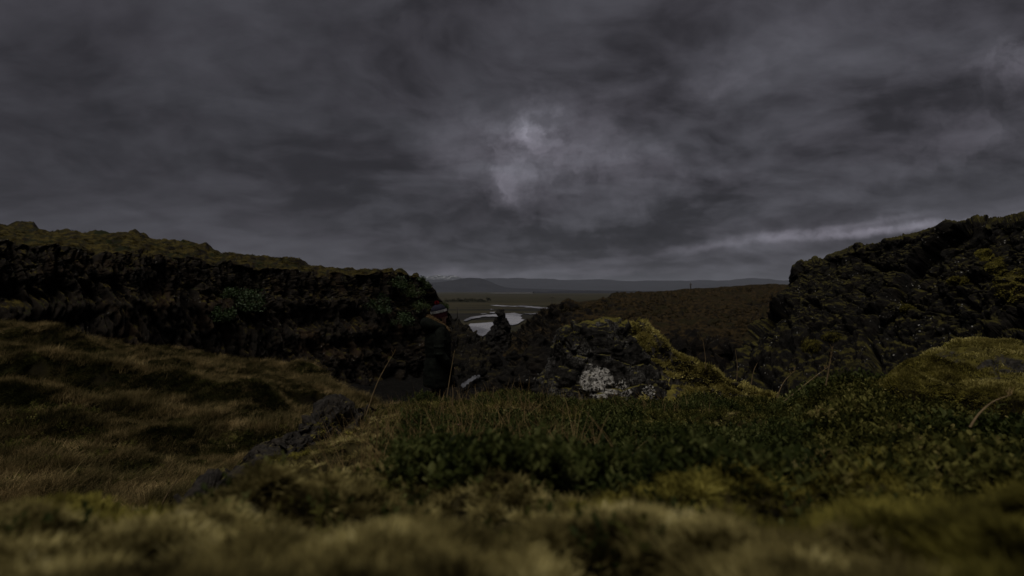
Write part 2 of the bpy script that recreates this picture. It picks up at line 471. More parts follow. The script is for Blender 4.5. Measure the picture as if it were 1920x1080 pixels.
M['snow'] = mat_mount('mountain_snowy', (.03, .032, .037), .6)
mountain('hills', [(690, 544), (740, 538), (790, 531), (830, 528.5), (850, 526), (866, 523), (885, 522), (902, 523), (915, 527), (930, 533), (945, 538), (965, 540.5), (1000, 541), (1060, 542.5), (1120, 545)], 9000, 900, M['hill'], 3, 40)
mountain('mountains', [(500, 530), (700, 526), (860, 524.5), (960, 523), (1100, 524.5), (1250, 525), (1400, 522), (1600, 525), (1800, 532)], 15500, 2500, M['mount'], 5, 90)
mountain('snowy_mountains', [(740, 530), (790, 524), (808, 517), (820, 513), (835, 514), (848, 512), (858, 516), (870, 522), (900, 528)], 21000, 2000, M['snow'], 9, 240)
mountain('low_hills', [(1000, 546), (1020, 547), (1050, 545.5), (1110, 544), (1180, 545), (1260, 544), (1400, 544.5), (1500, 547)], 5200, 250, M['hill'], 12, 10)

# ------------------------------------------------------------------ gorge floor
ys = np.concatenate([np.linspace(12, 70, 230), np.linspace(70.4, 125, 110), np.linspace(127, 240, 40)])
xs = np.linspace(-34, 24, 230)
X, Y = np.meshgrid(xs, ys)
gz = ip([(12, -7.6), (46, -8.1), (80, -10), (110, -12.2), (150, -18), (190, -24), (240, -25.6)], Y)
gz = gz + .35 * fbm(X * .35, Y * .35, oct=5, seed=4) + .22 * (worley(X * 1.1, Y * 1.1, seed=8)[2] - .5) + .25 * ridged(X * .8, Y * .8, oct=3, seed=9)
gz = gz + np.clip(np.abs(X + 3 - .02 * Y) - 6, 0, 40) * .12
M['gravel'] = mat_rock('gorge_gravel', 3.0, dark=(.0016, .0016, .0016), mid=(.0075, .007, .0066), lichen=.4, moss=-.6, fb=.12)
tag(grid_obj('gorge_floor', np.stack([X, Y, gz], -1), M['gravel']), kind='structure')
def stream(name, pts, z, seed):
    o = link(name, flat_poly(pts, z, 4.0, 6, seed), M['stream'], smooth=False); tag(o, kind='structure')
stream('stream', [(864, 722), (872, 715), (880, 709), (888, 705), (899, 703), (901, 706), (892, 710), (884, 715), (876, 721), (868, 727)], -7.5, 2)
stream('pool', [(944, 657), (943, 650), (946, 645), (949, 641), (955, 641), (957, 647), (953, 655), (948, 659)], -10.9, 5)

# ------------------------------------------------------------------ left cliff with its grassy top
u = np.linspace(-420, 846, 760)
sky_py = [(-420, 380), (0, 421), (40, 424), (62, 422), (85, 430), (112, 437), (150, 438), (170, 436), (205, 441), (225, 438), (240, 437), (262, 443), (290, 455), (340, 458), (400, 471), (440, 476), (470, 481), (500, 480), (520, 485), (545, 485), (560, 492), (585, 500), (640, 504), (700, 506), (735, 505), (739, 510), (745, 507), (760, 507), (768, 514), (784, 514), (787, 522), (800, 530), (812, 541), (818, 548), (821, 558), (830, 566), (833, 578), (838, 592), (846, 604)]
edge_d = [(-420, 21), (0, 27), (250, 31), (450, 37), (600, 42), (740, 48), (790, 51), (830, 57), (846, 62)]
edge_py = [(-420, 425), (0, 458), (100, 468), (250, 477), (350, 488), (450, 499), (560, 512), (650, 519), (740, 516), (790, 526), (812, 546), (830, 572), (846, 608)]
de = ip(edge_d, u); sp = ip(sky_py, u); ep = np.maximum(ip(edge_py, u) - 4 + 9 * fbm(u * .035, u * 0, oct=4, seed=17), sp + 3)
bk = ip([(-420, 16), (0, 14), (500, 9), (700, 5), (790, 2.5), (846, 1.5)], u)
def row(py, d): return np.stack([u, py, d], -1)
basez = 9.2
rows = [row(sp + 10, de + bk + 45), row(sp, de + bk), row(sp * .5 + ep * .5, de + bk * .5), row(ep, de),
        row(ep + 14, de - .5), row(ep * .45 + 620 * .55, de - 1.4),
        row(545 + basez * 960 / (de - 4.5), de - 4.5)]
P, vs = loft(rows, u, [6, 16, 22, 14, 70, 90])
V = np.broadcast_to(vs[:, None], P.shape[:2])
face = sstep(2.7, 3.3, V)
x, y, z = P[..., 0], P[..., 1], P[..., 2]
a = .58 * x + .82 * y + .8 * fbm(x * .3, y * .3, z * .3, 3, 31)
b_ = -.82 * x + .58 * y
zw = z + 1.2 * vnoise(a * .5, z * .25, seed=2)
v1, k1 = facet(a * .42, b_ * .15, zw * .055, 5, .8)
v2, k2 = facet(a * 1.15, b_ * .4, zw * .13, 15, .9)
v3, k3 = facet(a * 3.0, b_ * 1.0, zw * .38, 25, 1.0)
v4, k4 = facet(a * 3.4, b_ * 2.0, z * 1.9, 35, 1.0)
lay = vnoise(a * .12, z * .9, seed=44)
dn = 1.0 * v1 - .55 * np.exp(-(k1 / .05) ** 2) + .55 * v2 - .40 * np.exp(-(k2 / .07) ** 2) + .26 * v3 - .18 * np.exp(-(k3 / .09) ** 2) + .20 * v4 - .10 * np.exp(-(k4 / .07) ** 2) + .42 * lay \
     + .8 * fbm(x * .18, y * .18, z * .12, 4, 7) + .20 * fbm(x * 2.6, y * 2.6, z * .8, 4, 9) + .10 * fbm(x * 7, y * 7, z * 4, 3, 19)
nh = np.array([.82, -.58, .12])
P = P + (dn * face)[..., None] * nh
# hummocky heath and little crags on top
top = 1 - face
nearsky = np.exp(-((V - 1.0) / .35) ** 2)
crag = np.maximum(0, fbm(x * .33, y * .33, oct=5, seed=61) - .08) * 2.6
P[..., 2] += top * (.30 * ridged(x * .5, y * .5, oct=4, seed=3) + .28 * fbm(x * 1.3, y * 1.3, oct=4, seed=6) - .12) - top * sstep(2.1, 2.8, V) * .35 * np.maximum(0, fbm(x * .8, y * .8, oct=3, seed=8)) + nearsky * crag * sstep(830, 700, np.broadcast_to(u, V.shape)) * .55
left_cliff = tag(grid_obj('cliff', P, M['cliff']), kind='structure')
LC = P.copy(); LV = V.copy()

# ------------------------------------------------------------------ spur below the cliff, running down to the gorge
u = np.linspace(775, 945, 240)
sp = ip([(775, 545), (815, 560), (832, 576), (845, 590), (858, 602), (872, 612), (890, 626), (903, 634), (912, 650), (925, 672), (945, 700)], u)
d0 = ip([(775, 66), (945, 60)], u)
rows = [row(sp + 25, d0 + 14), row(sp, d0), row(sp * .6 + 700 * .4, d0 - 5), row(sp * .15 + 725 * .85, d0 - 12), row(np.full_like(u, 740), d0 - 15)]
P, vs = loft(rows, u, [8, 40, 45, 10])
x, y, z = P[..., 0], P[..., 1], P[..., 2]
v1, k1 = facet(x * .45, y * .45, z * .3, 71); v2, k2 = facet(x * 1.3, y * 1.3, z * .9, 75)
dn = .7 * v1 + .4 * v2 + .8 * fbm(x * .3, y * .3, z * .3, 5, 77) - .25 * np.exp(-(k2 / .08) ** 2) + .15 * fbm(x * 2, y * 2, z * 2, 4, 78)
P = P + dn[..., None] * normals(P) * .8
tag(grid_obj('spur', P, M['gorge']), kind='structure')

# ------------------------------------------------------------------ right-hand plateau and slope
u = np.concatenate([np.linspace(944, 1110, 260), np.linspace(1111, 1640, 330)])
sp = ip([(944, 668), (955, 650), (966, 634), (980, 615), (992, 603), (1010, 592), (1028, 583), (1042, 574), (1050, 569), (1056, 563), (1066, 561), (1085, 565), (1120, 563), (1140, 558), (1148, 550), (1190, 549), (1240, 546), (1300, 541), (1360, 538), (1420, 533), (1450, 532), (1475, 534), (1500, 532), (1640, 528)], u)
d0 = ip([(944, 92), (990, 84), (1040, 74), (1056, 70), (1120, 76), (1148, 90), (1240, 104), (1300, 112), (1640, 112)], u)
rows = [row(sp + 8, d0 + 50), row(sp, d0),
        row(np.minimum(sp + ip([(944, 25), (1000, 24), (1056, 18), (1120, 14), (1300, 24), (1640, 30)], u), 650), d0 * ip([(944, .92), (1056, .9), (1200, .74), (1640, .62)], u)),
        row(ip([(944, 690), (1000, 640), (1050, 618), (1200, 612), (1330, 628), (1640, 650)], u), ip([(944, 70), (1050, 56), (1200, 46), (1640, 36)], u)),
        row(ip([(944, 705), (1000, 676), (1050, 664), (1200, 668), (1640, 690)], u), ip([(944, 56), (1050, 49), (1200, 43.5), (1640, 34)], u)),
        row(np.full_like(u, 745), ip([(944, 44), (1050, 43), (1200, 40), (1640, 31)], u))]
P, vs = loft(rows, u, [8, 22, 50, 60, 50])
V = np.broadcast_to(vs[:, None], P.shape[:2]); U = np.broadcast_to(u, V.shape)
x, y, z = P[..., 0], P[..., 1], P[..., 2]
rockm = np.clip(sstep(1062, 1040, U) + sstep(2.9, 3.3, V) * .8, 0, 1)
v1, k1 = facet(x * .42, y * .42, z * .4, 81); v2, k2 = facet(x * 1.2, y * 1.2, z * 1.0, 85)
crm = sstep(.02, .25, fbm(x * .07, y * .12, oct=4, seed=91)) * sstep(1.15, 1.5, V)
dn = np.maximum(rockm, crm * .9) * (.8 * v1 + .4 * v2) + .9 * fbm(x * .16, y * .16, z * .2, 5, 87) * sstep(1.0, 1.6, V)
P = P + dn[..., None] * normals(P)
P[..., 2] += (1 - rockm) * (.75 * ridged(x * .33, y * .33, oct=4, seed=93) + .35 * fbm(x * 1.2, y * 1.2, oct=4, seed=95)) * sstep(.9, 1.7, V)
P[..., 2] += np.exp(-((V - 1) / .12) ** 2) * .25 * fbm(x * .5, y * .5, oct=4, seed=99)
M['slope'] = mat_rock('heath_slope_rock', .8, lichen=.3, dark=(.003, .0027, .0025), mid=(.010, .0085, .0075), moss=.40, moss_a=(.042, .028, .0115), moss_b=(.008, .006, .0035), green=(.015, .0125, .0055), fb=.12)
right_slope = tag(grid_obj('hillside', P, M['slope']), kind='structure')
RS = P.copy(); RSrock = rockm.copy(); RSV = V.copy()

# ------------------------------------------------------------------ right-hand cliff
u = np.concatenate([np.linspace(1484, 1960, 560), np.linspace(1963, 2500, 110)])
sp = ip([(1484, 580), (1489, 556), (1493, 530), (1498, 508), (1505, 497), (1530, 487), (1538, 488), (1552, 477), (1575, 472), (1590, 465), (1606, 456), (1613, 456), (1620, 463), (1640, 459), (1665, 449), (1700, 442), (1740, 434), (1765, 424), (1800, 420), (1850, 408), (1862, 409), (1920, 396), (2100, 366), (2500, 330)], u)
d0 = ip([(1484, 26), (1500, 24.5), (1600, 21.5), (1700, 19), (1800, 16.8), (1920, 14.6), (2100, 12), (2500, 9)], u)
def rowx(px, py, d): return np.stack([u, px, py, d], -1)
px2 = np.where(u < 1640, u - (1640 - u) * .05, u)
px3 = np.where(u < 1760, u - (1760 - u) * .36, u)
px4 = np.where(u < 1760, u - (1760 - u) * .80, u)
rows = [rowx(u, sp + 30, d0 + 40), rowx(u, sp + 4, d0 + 7), rowx(u, sp, d0), rowx(u, sp + 22, d0 - .35), rowx(px2, sp * .55 + 600 * .45, d0 - 1.4),
        rowx(px3, sp * .2 + 672 * .8, d0 - 2.9), rowx(px4, np.full_like(u, 800), d0 - 5.5)]
P, vs = loft(rows, u, [5, 8, 20, 90, 120, 70])
V = np.broadcast_to(vs[:, None], P.shape[:2])
x, y, z = P[..., 0], P[..., 1], P[..., 2]
face = sstep(1.6, 2.4, V)
wx, wy, wz = x + .3 * fbm(x, y, z, 3, 111), y + .3 * fbm(x, y, z, 3, 112), z + .3 * fbm(x, y, z, 3, 113)
v1, k1 = facet(wx * .34, wy * .34, wz * .24 + .12 * wx, 101, 1.0); v2, k2 = facet(wx * 1.6, wy * 1.6, wz * .75, 105, .9); v3, k3 = facet(wx * 4.2, wy * 4.2, wz * 2.6, 107)
dn = .62 * v1 - .20 * np.exp(-(k1 / .05) ** 2) + .13 * v2 - .10 * np.exp(-(k2 / .06) ** 2) + .06 * v3 - .04 * np.exp(-(k3 / .07) ** 2) + .45 * fbm(x * .35, y * .35, z * .35, 4, 109) \
     + .22 * ridged(wx * .8, wy * .8, wz * .6, 5, 110) + .14 * fbm(x * 4.5, y * 4.5, z * 4.5, 4, 114) - .12
P = P + (dn * (.25 + .75 * face))[..., None] * normals(P)
right_cliff = tag(grid_obj('rock_face', P, M['cliff_r']), kind='structure')
RC = P.copy(); RCV = V.copy()

# ------------------------------------------------------------------ meadow
EDGE = [(-700, 18), (0, 15), (250, 13), (480, 12), (600, 11), (700, 10), (760, 9.6), (860, 9.2), (1100, 9)]
def meadow_z(px, d):
    X = (px - 960) / 960 * d
    z = -1.475 - .074 * X - .039 * d
    z = z - .48 * sstep(580, 730, px) * sstep(5, 9, d)
    z = z - .17 * sstep(5.5, 10.5, d) * sstep(20, 280, px)
    # long peat bank cut across the turf
    bl = 7.7 + .22 * vnoise(px * .016, px * 0 + 3.3, seed=5) + (px - 520) * .0035
    z = z - .27 * sstep(bl + .04, bl - .12, d) * sstep(470, 590, px) * sstep(900, 760, px) * sstep(5.6, 7.5, d)
    # big hummocks
    for (hx, hd, wx, wd, hh) in [(105, 7.2, .95, .42, .26), (290, 7.1, .75, .35, .17), (100, 11.2, 1.0, .5, .22), (300, 10.6, 1.0, .45, .14), (470, 7.0, .8, .5, .12),
                                 (40, 5.6, .5, .35, .14), (330, 9.3, .8, .4, .13), (555, 5.2, .6, .4, .1), (150, 5.0, .5, .3, .12)]:
        hX = (hx - 960) / 960 * hd
        q = ((X - hX) / wx) ** 2 + ((d - hd) / wd) ** 2
        z = z + 1.45 * hh * np.exp(-q ** 1.6)
    n = ridged(X * .75, d * .95, oct=4, seed=21)
    z = z + .15 * n + .07 * fbm(X * 2.6, d * 2.6, oct=4, seed=23)
    e = ip(EDGE, px) + .35 * fbm(px * .02, px * 0, oct=3, seed=29)
    z = z + .05 * np.exp(-((d - e + .3) / .4) ** 2)
    over = np.maximum(0, d - e)
    return z - over * 1.1 - np.minimum(over, .6) * .5
uu = np.linspace(-600, 1050, 460); dd = np.concatenate([np.geomspace(.5, 17, 330), np.linspace(17.3, 30, 16)])
U, D = np.meshgrid(uu, dd)
P = np.stack([(U - 960) / 960 * D, D, meadow_z(U, D)], -1)
tag(grid_obj('meadow', P, M['meadow']), kind='structure')

# ------------------------------------------------------------------ near bank (camera lies in its moss)
PROF = [(0.0, -.115), (.12, -.125), (.25, -.150), (.45, -.213), (.72, -.283), (1.0, -.35), (1.3, -.425), (2.0, -.535), (2.6, -.615), (3.2, -.70), (4, -.82)]
BEDGE = [(-900, .52), (0, .57), (180, .62), (290, .78), (345, 1.1), (450, 1.5), (560, 1.95), (650, 2.5), (700, 3.05), (800, 3.3), (1000, 3.5), (1250, 3.4), (1480, 2.75), (1600, 2.2), (1700, 2.35), (1950, 2.5), (2600, 2.4)]
EPY = [(-900, 1010), (0, 992), (180, 972), (290, 960), (345, 948), (450, 885), (560, 842), (650, 800), (700, 772), (760, 756), (880, 752), (945, 730), (1000, 738), (1080, 750), (1250, 752), (1440, 758), (1500, 745), (1560, 730), (1620, 728), (1680, 738), (1760, 758), (1950, 762), (2600, 750)]
def bank_z(px, d):
    X = (px - 960) / 960 * d
    z = ip(PROF, d)
    z = z - .034 * sstep(540, 340, px) * sstep(.35, .65, d)
    e0 = ip(BEDGE, px); ze = (545 - ip(EPY, px)) / 960 * e0
    z = z + (ze - ip(PROF, e0) + .034 * sstep(540, 340, px) * sstep(.35, .65, e0)) * sstep(.35 * e0, e0, d)
    z = z + .02 * sstep(.3, .9, d) * ip([(-500, 0), (1000, 0), (1500, .3), (1800, 1.0), (2300, 1)], px) * sstep(e0, .6 * e0, d)
    z = z + .032 * sstep(.25, .9, d) * fbm(X * 3.2, d * 3.2, oct=3, seed=41) - .028 * sstep(.08, .45, fbm(X * 5.5, d * 5.5, oct=2, seed=48)) * sstep(.2, .4, d) * sstep(2.4, 1.4, d) + .020 * sstep(.2, .6, d) * fbm(X * 9, d * 9, oct=3, seed=43) + .010 * sstep(.15, .35, d) * ridged(X * 17, d * 17, oct=2, seed=45)
    z = z - .030 * sstep(.0, -.45, fbm(X * 15, d * 15, oct=2, seed=82)) * sstep(.12, .3, d) * sstep(2.2, 1.2, d)
    z = z + .026 * np.exp(-((d - .62) / .12) ** 2) * np.exp(-((px - 590) / 170) ** 2) - .03 * np.exp(-((d - .47) / .07) ** 2) * np.exp(-((px - 640) / 130) ** 2)
    z = z + .05 * np.exp(-((d - .32) / .08) ** 2) * np.exp(-((px - 1900) / 200) ** 2) * .6
    e = ip(BEDGE, px) * (1 + .04 * fbm(px * .02, px * 0 + 1.5, oct=3, seed=47))
    over = np.maximum(0, d - e)
    return z - over * 1.5 - .10 * (1 - np.exp(-over / .08))
uu = np.linspace(-900, 2700, 640); dd = np.geomspace(.06, 6.2, 270)
U, D = np.meshgrid(uu, dd)
P = np.stack([(U - 960) / 960 * D, D, np.maximum(bank_z(U, D), -4)], -1)
tag(grid_obj('bank', P, M['soil']), kind='structure')
# ground behind and beside the camera
gx = np.linspace(-60, 60, 80); gy = np.linspace(-70, .06, 50)
X, Y = np.meshgrid(gx, gy)
zz = -.125 + .25 * fbm(X * .25, Y * .25, oct=4, seed=51) * sstep(.3, 4, np.hypot(X, Y)) - .02 * np.abs(Y) - .35 * sstep(.3, 3, np.abs(X)) - .9 * sstep(1, 6, -X) * sstep(-6, 0, Y)
tag(grid_obj('ground', np.stack([X, Y, zz], -1), M['soil']), kind='structure')

# ------------------------------------------------------------------ scattering (ground cover nobody could count)
PROTO = bpy.data.collections
def proto_obj(name, V, F, mat, smooth=False):
    me = mesh_np(name, V, F); me.materials.append(mat)
    if smooth: me.polygons.foreach_set('use_smooth', [True] * len(me.polygons))
    return bpy.data.objects.new(name, me)
def scatter(name, protos, pts, rot, scl, idx, label, cat):
    colc = bpy.data.collections.new(name + '_shapes')
    for p in protos: colc.objects.link(p)
    me = bpy.data.meshes.new(name); n = len(pts)
    me.vertices.add(n); me.vertices.foreach_set('co', np.asarray(pts, np.float32).ravel())
    me.attributes.new('rot', 'FLOAT_VECTOR', 'POINT').data.foreach_set('vector', np.asarray(rot, np.float32).ravel())
    me.attributes.new('scl', 'FLOAT', 'POINT').data.foreach_set('value', np.asarray(scl, np.float32).ravel())
    me.attributes.new('idx', 'INT', 'POINT').data.foreach_set('value', np.asarray(idx, np.int32).ravel())
    o = bpy.data.objects.new(name, me); COL.objects.link(o)
    ng = bpy.data.node_groups.new(name, 'GeometryNodeTree')
    ng.interface.new_socket('Geometry', in_out='INPUT', socket_type='NodeSocketGeometry')
    ng.interface.new_socket('Geometry', in_out='OUTPUT', socket_type='NodeSocketGeometry')
    N = ng.nodes; Lk = ng.links
    gi = N.new('NodeGroupInput'); go = N.new('NodeGroupOutput')
    ci = N.new('GeometryNodeCollectionInfo'); ci.inputs['Collection'].default_value = colc
    ci.inputs['Separate Children'].default_value = True; ci.inputs['Reset Children'].default_value = True
    iop = N.new('GeometryNodeInstanceOnPoints'); iop.inputs['Pick Instance'].default_value = True
    def na(nm, dt):
        q = N.new('GeometryNodeInputNamedAttribute'); q.data_type = dt; q.inputs['Name'].default_value = nm
        return q.outputs['Attribute']
    e2r = N.new('FunctionNodeEulerToRotation')
    Lk.new(na('rot', 'FLOAT_VECTOR'), e2r.inputs[0]); Lk.new(e2r.outputs[0], iop.inputs['Rotation'])
    Lk.new(na('scl', 'FLOAT'), iop.inputs['Scale']); Lk.new(na('idx', 'INT'), iop.inputs['Instance Index'])
    Lk.new(gi.outputs[0], iop.inputs['Points']); Lk.new(ci.outputs[0], iop.inputs['Instance']); Lk.new(iop.outputs[0], go.inputs[0])
    md = o.modifiers.new('scatter', 'NODES'); md.node_group = ng
    return tag(o, label, cat, kind='stuff')

def blade(rng, base, h, width, lean, az, curl=.5, seg=3):
    """one bent grass blade as a strip"""
    ca, sa = math.cos(az), math.sin(az)
    V = []
    for i in range(seg + 1):
        t = i / seg
        r = lean * h * (t * (1 - curl) + curl * t * t); zz = h * (t - .25 * lean * t * t)
        wd = width * (1 - .85 * t)
        cx, cy = base[0] + r * ca, base[1] + r * sa
        V += [(cx - sa * wd / 2, cy + ca * wd / 2, base[2] + zz), (cx + sa * wd / 2, cy - ca * wd / 2, base[2] + zz)]
    F = [(2 * i, 2 * i + 1, 2 * i + 3, 2 * i + 2) for i in range(seg)]
    return V, F
def join(parts):
    V, F, o = [], [], 0
    for v, f in parts:
        V += list(v); F += [tuple(i + o for i in q) for q in f]; o += len(v)
    return np.array(V), np.array(F)
def grass_proto(name, mat, seed, n=26, h=(.07, .16), rad=.05, width=.004, leanmax=.9, wind=None):
    rng = random.Random(seed); parts = []
    for _ in range(n):
        az = rng.uniform(0, 6.283) if wind is None else wind + rng.gauss(0, .8)
        rr_ = rad * math.sqrt(rng.random()); t = rng.uniform(0, 6.283)
        parts.append(blade(rng, (rr_ * math.cos(t), rr_ * math.sin(t), -.01), rng.uniform(*h), width * rng.uniform(.7, 1.2), rng.uniform(.2, leanmax), az))
    V, F = join(parts); return proto_obj(name, V, F, mat)
def leaf_quad(p, dirv, up, L, W):
    d = Vector(dirv).normalized(); s = d.cross(Vector(up)).normalized(); n = s.cross(d)
    p = Vector(p)
    return [tuple(p), tuple(p + d * L * .45 + s * W * .5 + n * W * .16), tuple(p + d * L * .5), tuple(p + d * L * .45 - s * W * .5 + n * W * .16), tuple(p + d * L * .86 + s * W * .36 + n * W * .05), tuple(p + d * L + n * -.0), tuple(p + d * L * .86 - s * W * .36 + n * W * .05)], \
           [(0, 1, 2, 2), (0, 2, 3, 3), (1, 4, 5, 2), (2, 5, 6, 3)]
def tri_fix(F):
    return [tuple(f) for f in F]
def sprig_proto(name, mat, seed, nst=5, h=.045, L=.014, W=.008, rad=.02):
    rng = random.Random(seed); V, F = [], []
    for s in range(nst):
        t0 = rng.uniform(0, 6.283); rr_ = rad * rng.random()
        b = Vector((rr_ * math.cos(t0), rr_ * math.sin(t0), -.012)); hh = h * rng.uniform(.6, 1.15)
        lean = Vector((rng.gauss(0, .35), rng.gauss(0, .35), 1)).normalized()
        nl = 13
        for k in range(nl):
            f = (k + .6) / nl
            p = b + lean * hh * f
            az = k * 2.4 + rng.uniform(-.3, .3)
            el = .05 + .95 * f + rng.uniform(-.25, .25)
            d = Vector((math.cos(az) * math.cos(el), math.sin(az) * math.cos(el), math.sin(el)))
            q = rng.uniform(.7, 1.2) * (1 - .2 * f)
            v, fc = leaf_quad(p, d, (0, 0, 1) if abs(d.z) < .95 else (1, 0, 0), L * q, W * q)
            o = len(V); V += v; F += [tuple(i + o for i in g) for g in fc]
    return V, F
def mesh_mixed(name, V, F, mat):
    me = bpy.data.meshes.new(name)
    FF = []
    for f in F:
        g = []
        for i in f:
            if i not in g: g.append(i)
        FF.append(g)
    me.from_pydata([tuple(v) for v in V], [], FF); me.materials.append(mat)
    return bpy.data.objects.new(name, me)
def moss_proto(name, mat, seed, n=46, rad=.013, h=.014, width=.0026):
    """cushion of short spreading moss shoots"""
    rng = random.Random(seed); parts = []
    for _ in range(n):
        t = rng.uniform(0, 6.283); q = math.sqrt(rng.random())
        bx_, by_ = rad * q * math.cos(t), rad * q * math.sin(t)
        parts.append(blade(rng, (bx_, by_, -.006 + .004 * (1 - q)), h * rng.uniform(.6, 1.25) * (1 - .25 * q), width * rng.uniform(.7, 1.4), .25 + .9 * q + rng.uniform(0, .4), t + rng.gauss(0, .5), .6, 2))
    V, F = join(parts); return proto_obj(name, V, F, mat)

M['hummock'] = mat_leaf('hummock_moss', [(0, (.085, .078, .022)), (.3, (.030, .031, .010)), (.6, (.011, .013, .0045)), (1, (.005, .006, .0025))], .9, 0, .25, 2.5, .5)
M['grass_dry'] = mat_leaf('dry_grass', [(0, (.56, .43, .22)), (.22, (.30, .22, .105)), (.46, (.13, .10, .045)), (.72, (.042, .038, .016)), (1, (.010, .011, .005))], .9, 0, .3, 2.2, .42)
M['grass_tan'] = mat_leaf('tan_stalks', [(0, (.30, .21, .10)), (.5, (.20, .14, .06)), (1, (.13, .08, .04))], .75, .1, .35, 2)
M['heather'] = mat_leaf('heath_leaves', [(0, (.006, .0075, .002)), (.30, (.021, .024, .006)), (.55, (.054, .054, .013)), (.72, (.13, .122, .034)), (.87, (.19, .155, .058)), (1, (.09, .038, .018))], .7, .04, .35, 9, .5)
M['heather_deep'] = mat_leaf('bearberry_leaves', [(0, (.006, .010, .002)), (.34, (.019, .026, .006)), (.62, (.046, .054, .014)), (.84, (.11, .115, .038)), (.94, (.19, .19, .08)), (1, (.13, .045, .022))], .6, .06, .35, 9, .5)
M['moss_pale'] = mat_leaf('pale_moss', [(0, (.58, .52, .28)), (.25, (.34, .29, .12)), (.5, (.14, .115, .042)), (.75, (.035, .029, .012)), (1, (.008, .007, .004))], .95, 0, .3, 15, .25)
M['moss_gold'] = mat_leaf('golden_moss', [(0, (.42, .37, .10)), (.25, (.23, .20, .045)), (.5, (.10, .088, .020)), (.75, (.03, .027, .008)), (1, (.008, .0075, .0035))], .95, 0, .3, 12, .3)
M['moss_bright_lit'] = mat_leaf('bright_lit_moss', [(0, (.70, .63, .31)), (.28, (.44, .38, .135)), (.55, (.20, .17, .05)), (.8, (.06, .05, .015)), (1, (.012, .011, .005))], .95, 0, .3, 9, .35)  # pale ridge moss; on the mound its tone paints the lit crest
M['tussock'] = mat_leaf('heath_tussock', [(0, (.075, .052, .021)), (.25, (.032, .023, .010)), (.5, (.012, .0095, .0045)), (1, (.004, .004, .002))], .95, 0, .25, .5, .3)
M['topmoss'] = mat_leaf('clifftop_moss', [(0, (.13, .10, .026)), (.28, (.060, .046, .013)), (.55, (.020, .016, .006)), (1, (.006, .006, .003))], .95, 0, .25, .7, .3)
# meadow grass
def meadow_points(n, dmin, dmax, pmin, pmax, power=1.0):
    px = RNG.uniform(pmin, pmax, n); q = RNG.random(n)
    d = np.exp(np.log(dmin) + (np.log(dmax) - np.log(dmin)) * q ** power)
    return px, d
px, d = meadow_points(34000, 1.6, 15.5, -260, 960, .75)
e = ip(EDGE, px)
zz = meadow_z(px, d)
# slope test keeps grass off the peat bank
sl = (meadow_z(px, d + .06) - zz) / .06
keep = (d < e + .25) & ((zz > bank_z(px, d) - .02)) & (sl < .9)
dens = vnoise((px - 960) / 960 * d * 1.3, d * 1.3, seed=66)
dens = fbm((px - 960) / 960 * d * 1.1, d * 1.9, oct=3, seed=66)
keep &= (dens > -.30) | (RNG.random(len(px)) < .6)
px, d, zz, dens = px[keep], d[keep], zz[keep], dens[keep]
n = len(px)
pts = np.stack([(px - 960) / 960 * d, d, zz], -1)
gp = [grass_proto('tuft_%d' % i, M['grass_dry'], 100 + i, 30, (.05, .13), .07, .0045, 1.5, R(-20)) for i in range(5)]
scatter('meadow_grass', gp, pts, np.stack([RNG.normal(0, .12, n), RNG.normal(0, .12, n), RNG.normal(0, .7, n)], -1),
        RNG.uniform(.6, 1.25, n) * (.75 + .035 * d) * (.5 + .65 * sstep(-.35, .3, dens)), RNG.integers(0, 5, n), 'short wind-bent brown and olive grass covering the meadow on the left', 'grass')
# dark green moss and short turf on the hummock sides that face the viewer
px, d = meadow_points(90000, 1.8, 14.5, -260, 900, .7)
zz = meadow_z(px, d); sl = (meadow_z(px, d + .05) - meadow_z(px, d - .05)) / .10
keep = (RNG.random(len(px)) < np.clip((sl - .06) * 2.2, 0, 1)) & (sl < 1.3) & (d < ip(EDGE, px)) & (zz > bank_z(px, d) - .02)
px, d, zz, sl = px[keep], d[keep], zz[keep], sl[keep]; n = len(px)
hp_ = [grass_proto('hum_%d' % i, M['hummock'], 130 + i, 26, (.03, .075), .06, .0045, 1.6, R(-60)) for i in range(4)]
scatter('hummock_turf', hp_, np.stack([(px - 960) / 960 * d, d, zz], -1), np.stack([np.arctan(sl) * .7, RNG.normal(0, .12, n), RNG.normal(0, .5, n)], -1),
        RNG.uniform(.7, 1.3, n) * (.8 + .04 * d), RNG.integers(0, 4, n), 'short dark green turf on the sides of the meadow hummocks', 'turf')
# a few greener low shrubs sprigs in the meadow foreground
px, d = meadow_points(2600, 1.6, 5.5, -120, 640)
zz = meadow_z(px, d); msk = (vnoise((px - 960) / 960 * d * 1.6, d * 1.6, seed=68) > .12) & (zz > bank_z(px, d) - .02)
px, d, zz = px[msk], d[msk], zz[msk]; n = len(px)
def sprigs(prefix, mat, k, **kw):
    return [mesh_mixed('%s_%d' % (prefix, i), *sprig_proto('x', mat, 300 + i, **kw), mat) for i in range(k)]
scatter('meadow_heath', sprigs('msprig', M['heather'], 3, nst=6, h=.06, L=.014, W=.008, rad=.04), np.stack([(px - 960) / 960 * d, d, zz + .015], -1),
        np.stack([RNG.normal(0, .2, n), RNG.normal(0, .2, n), RNG.uniform(0, 6.28, n)], -1), RNG.uniform(.8, 1.5, n), RNG.integers(0, 3, n), 'low green heath sprigs growing through the brown meadow grass', 'heath')

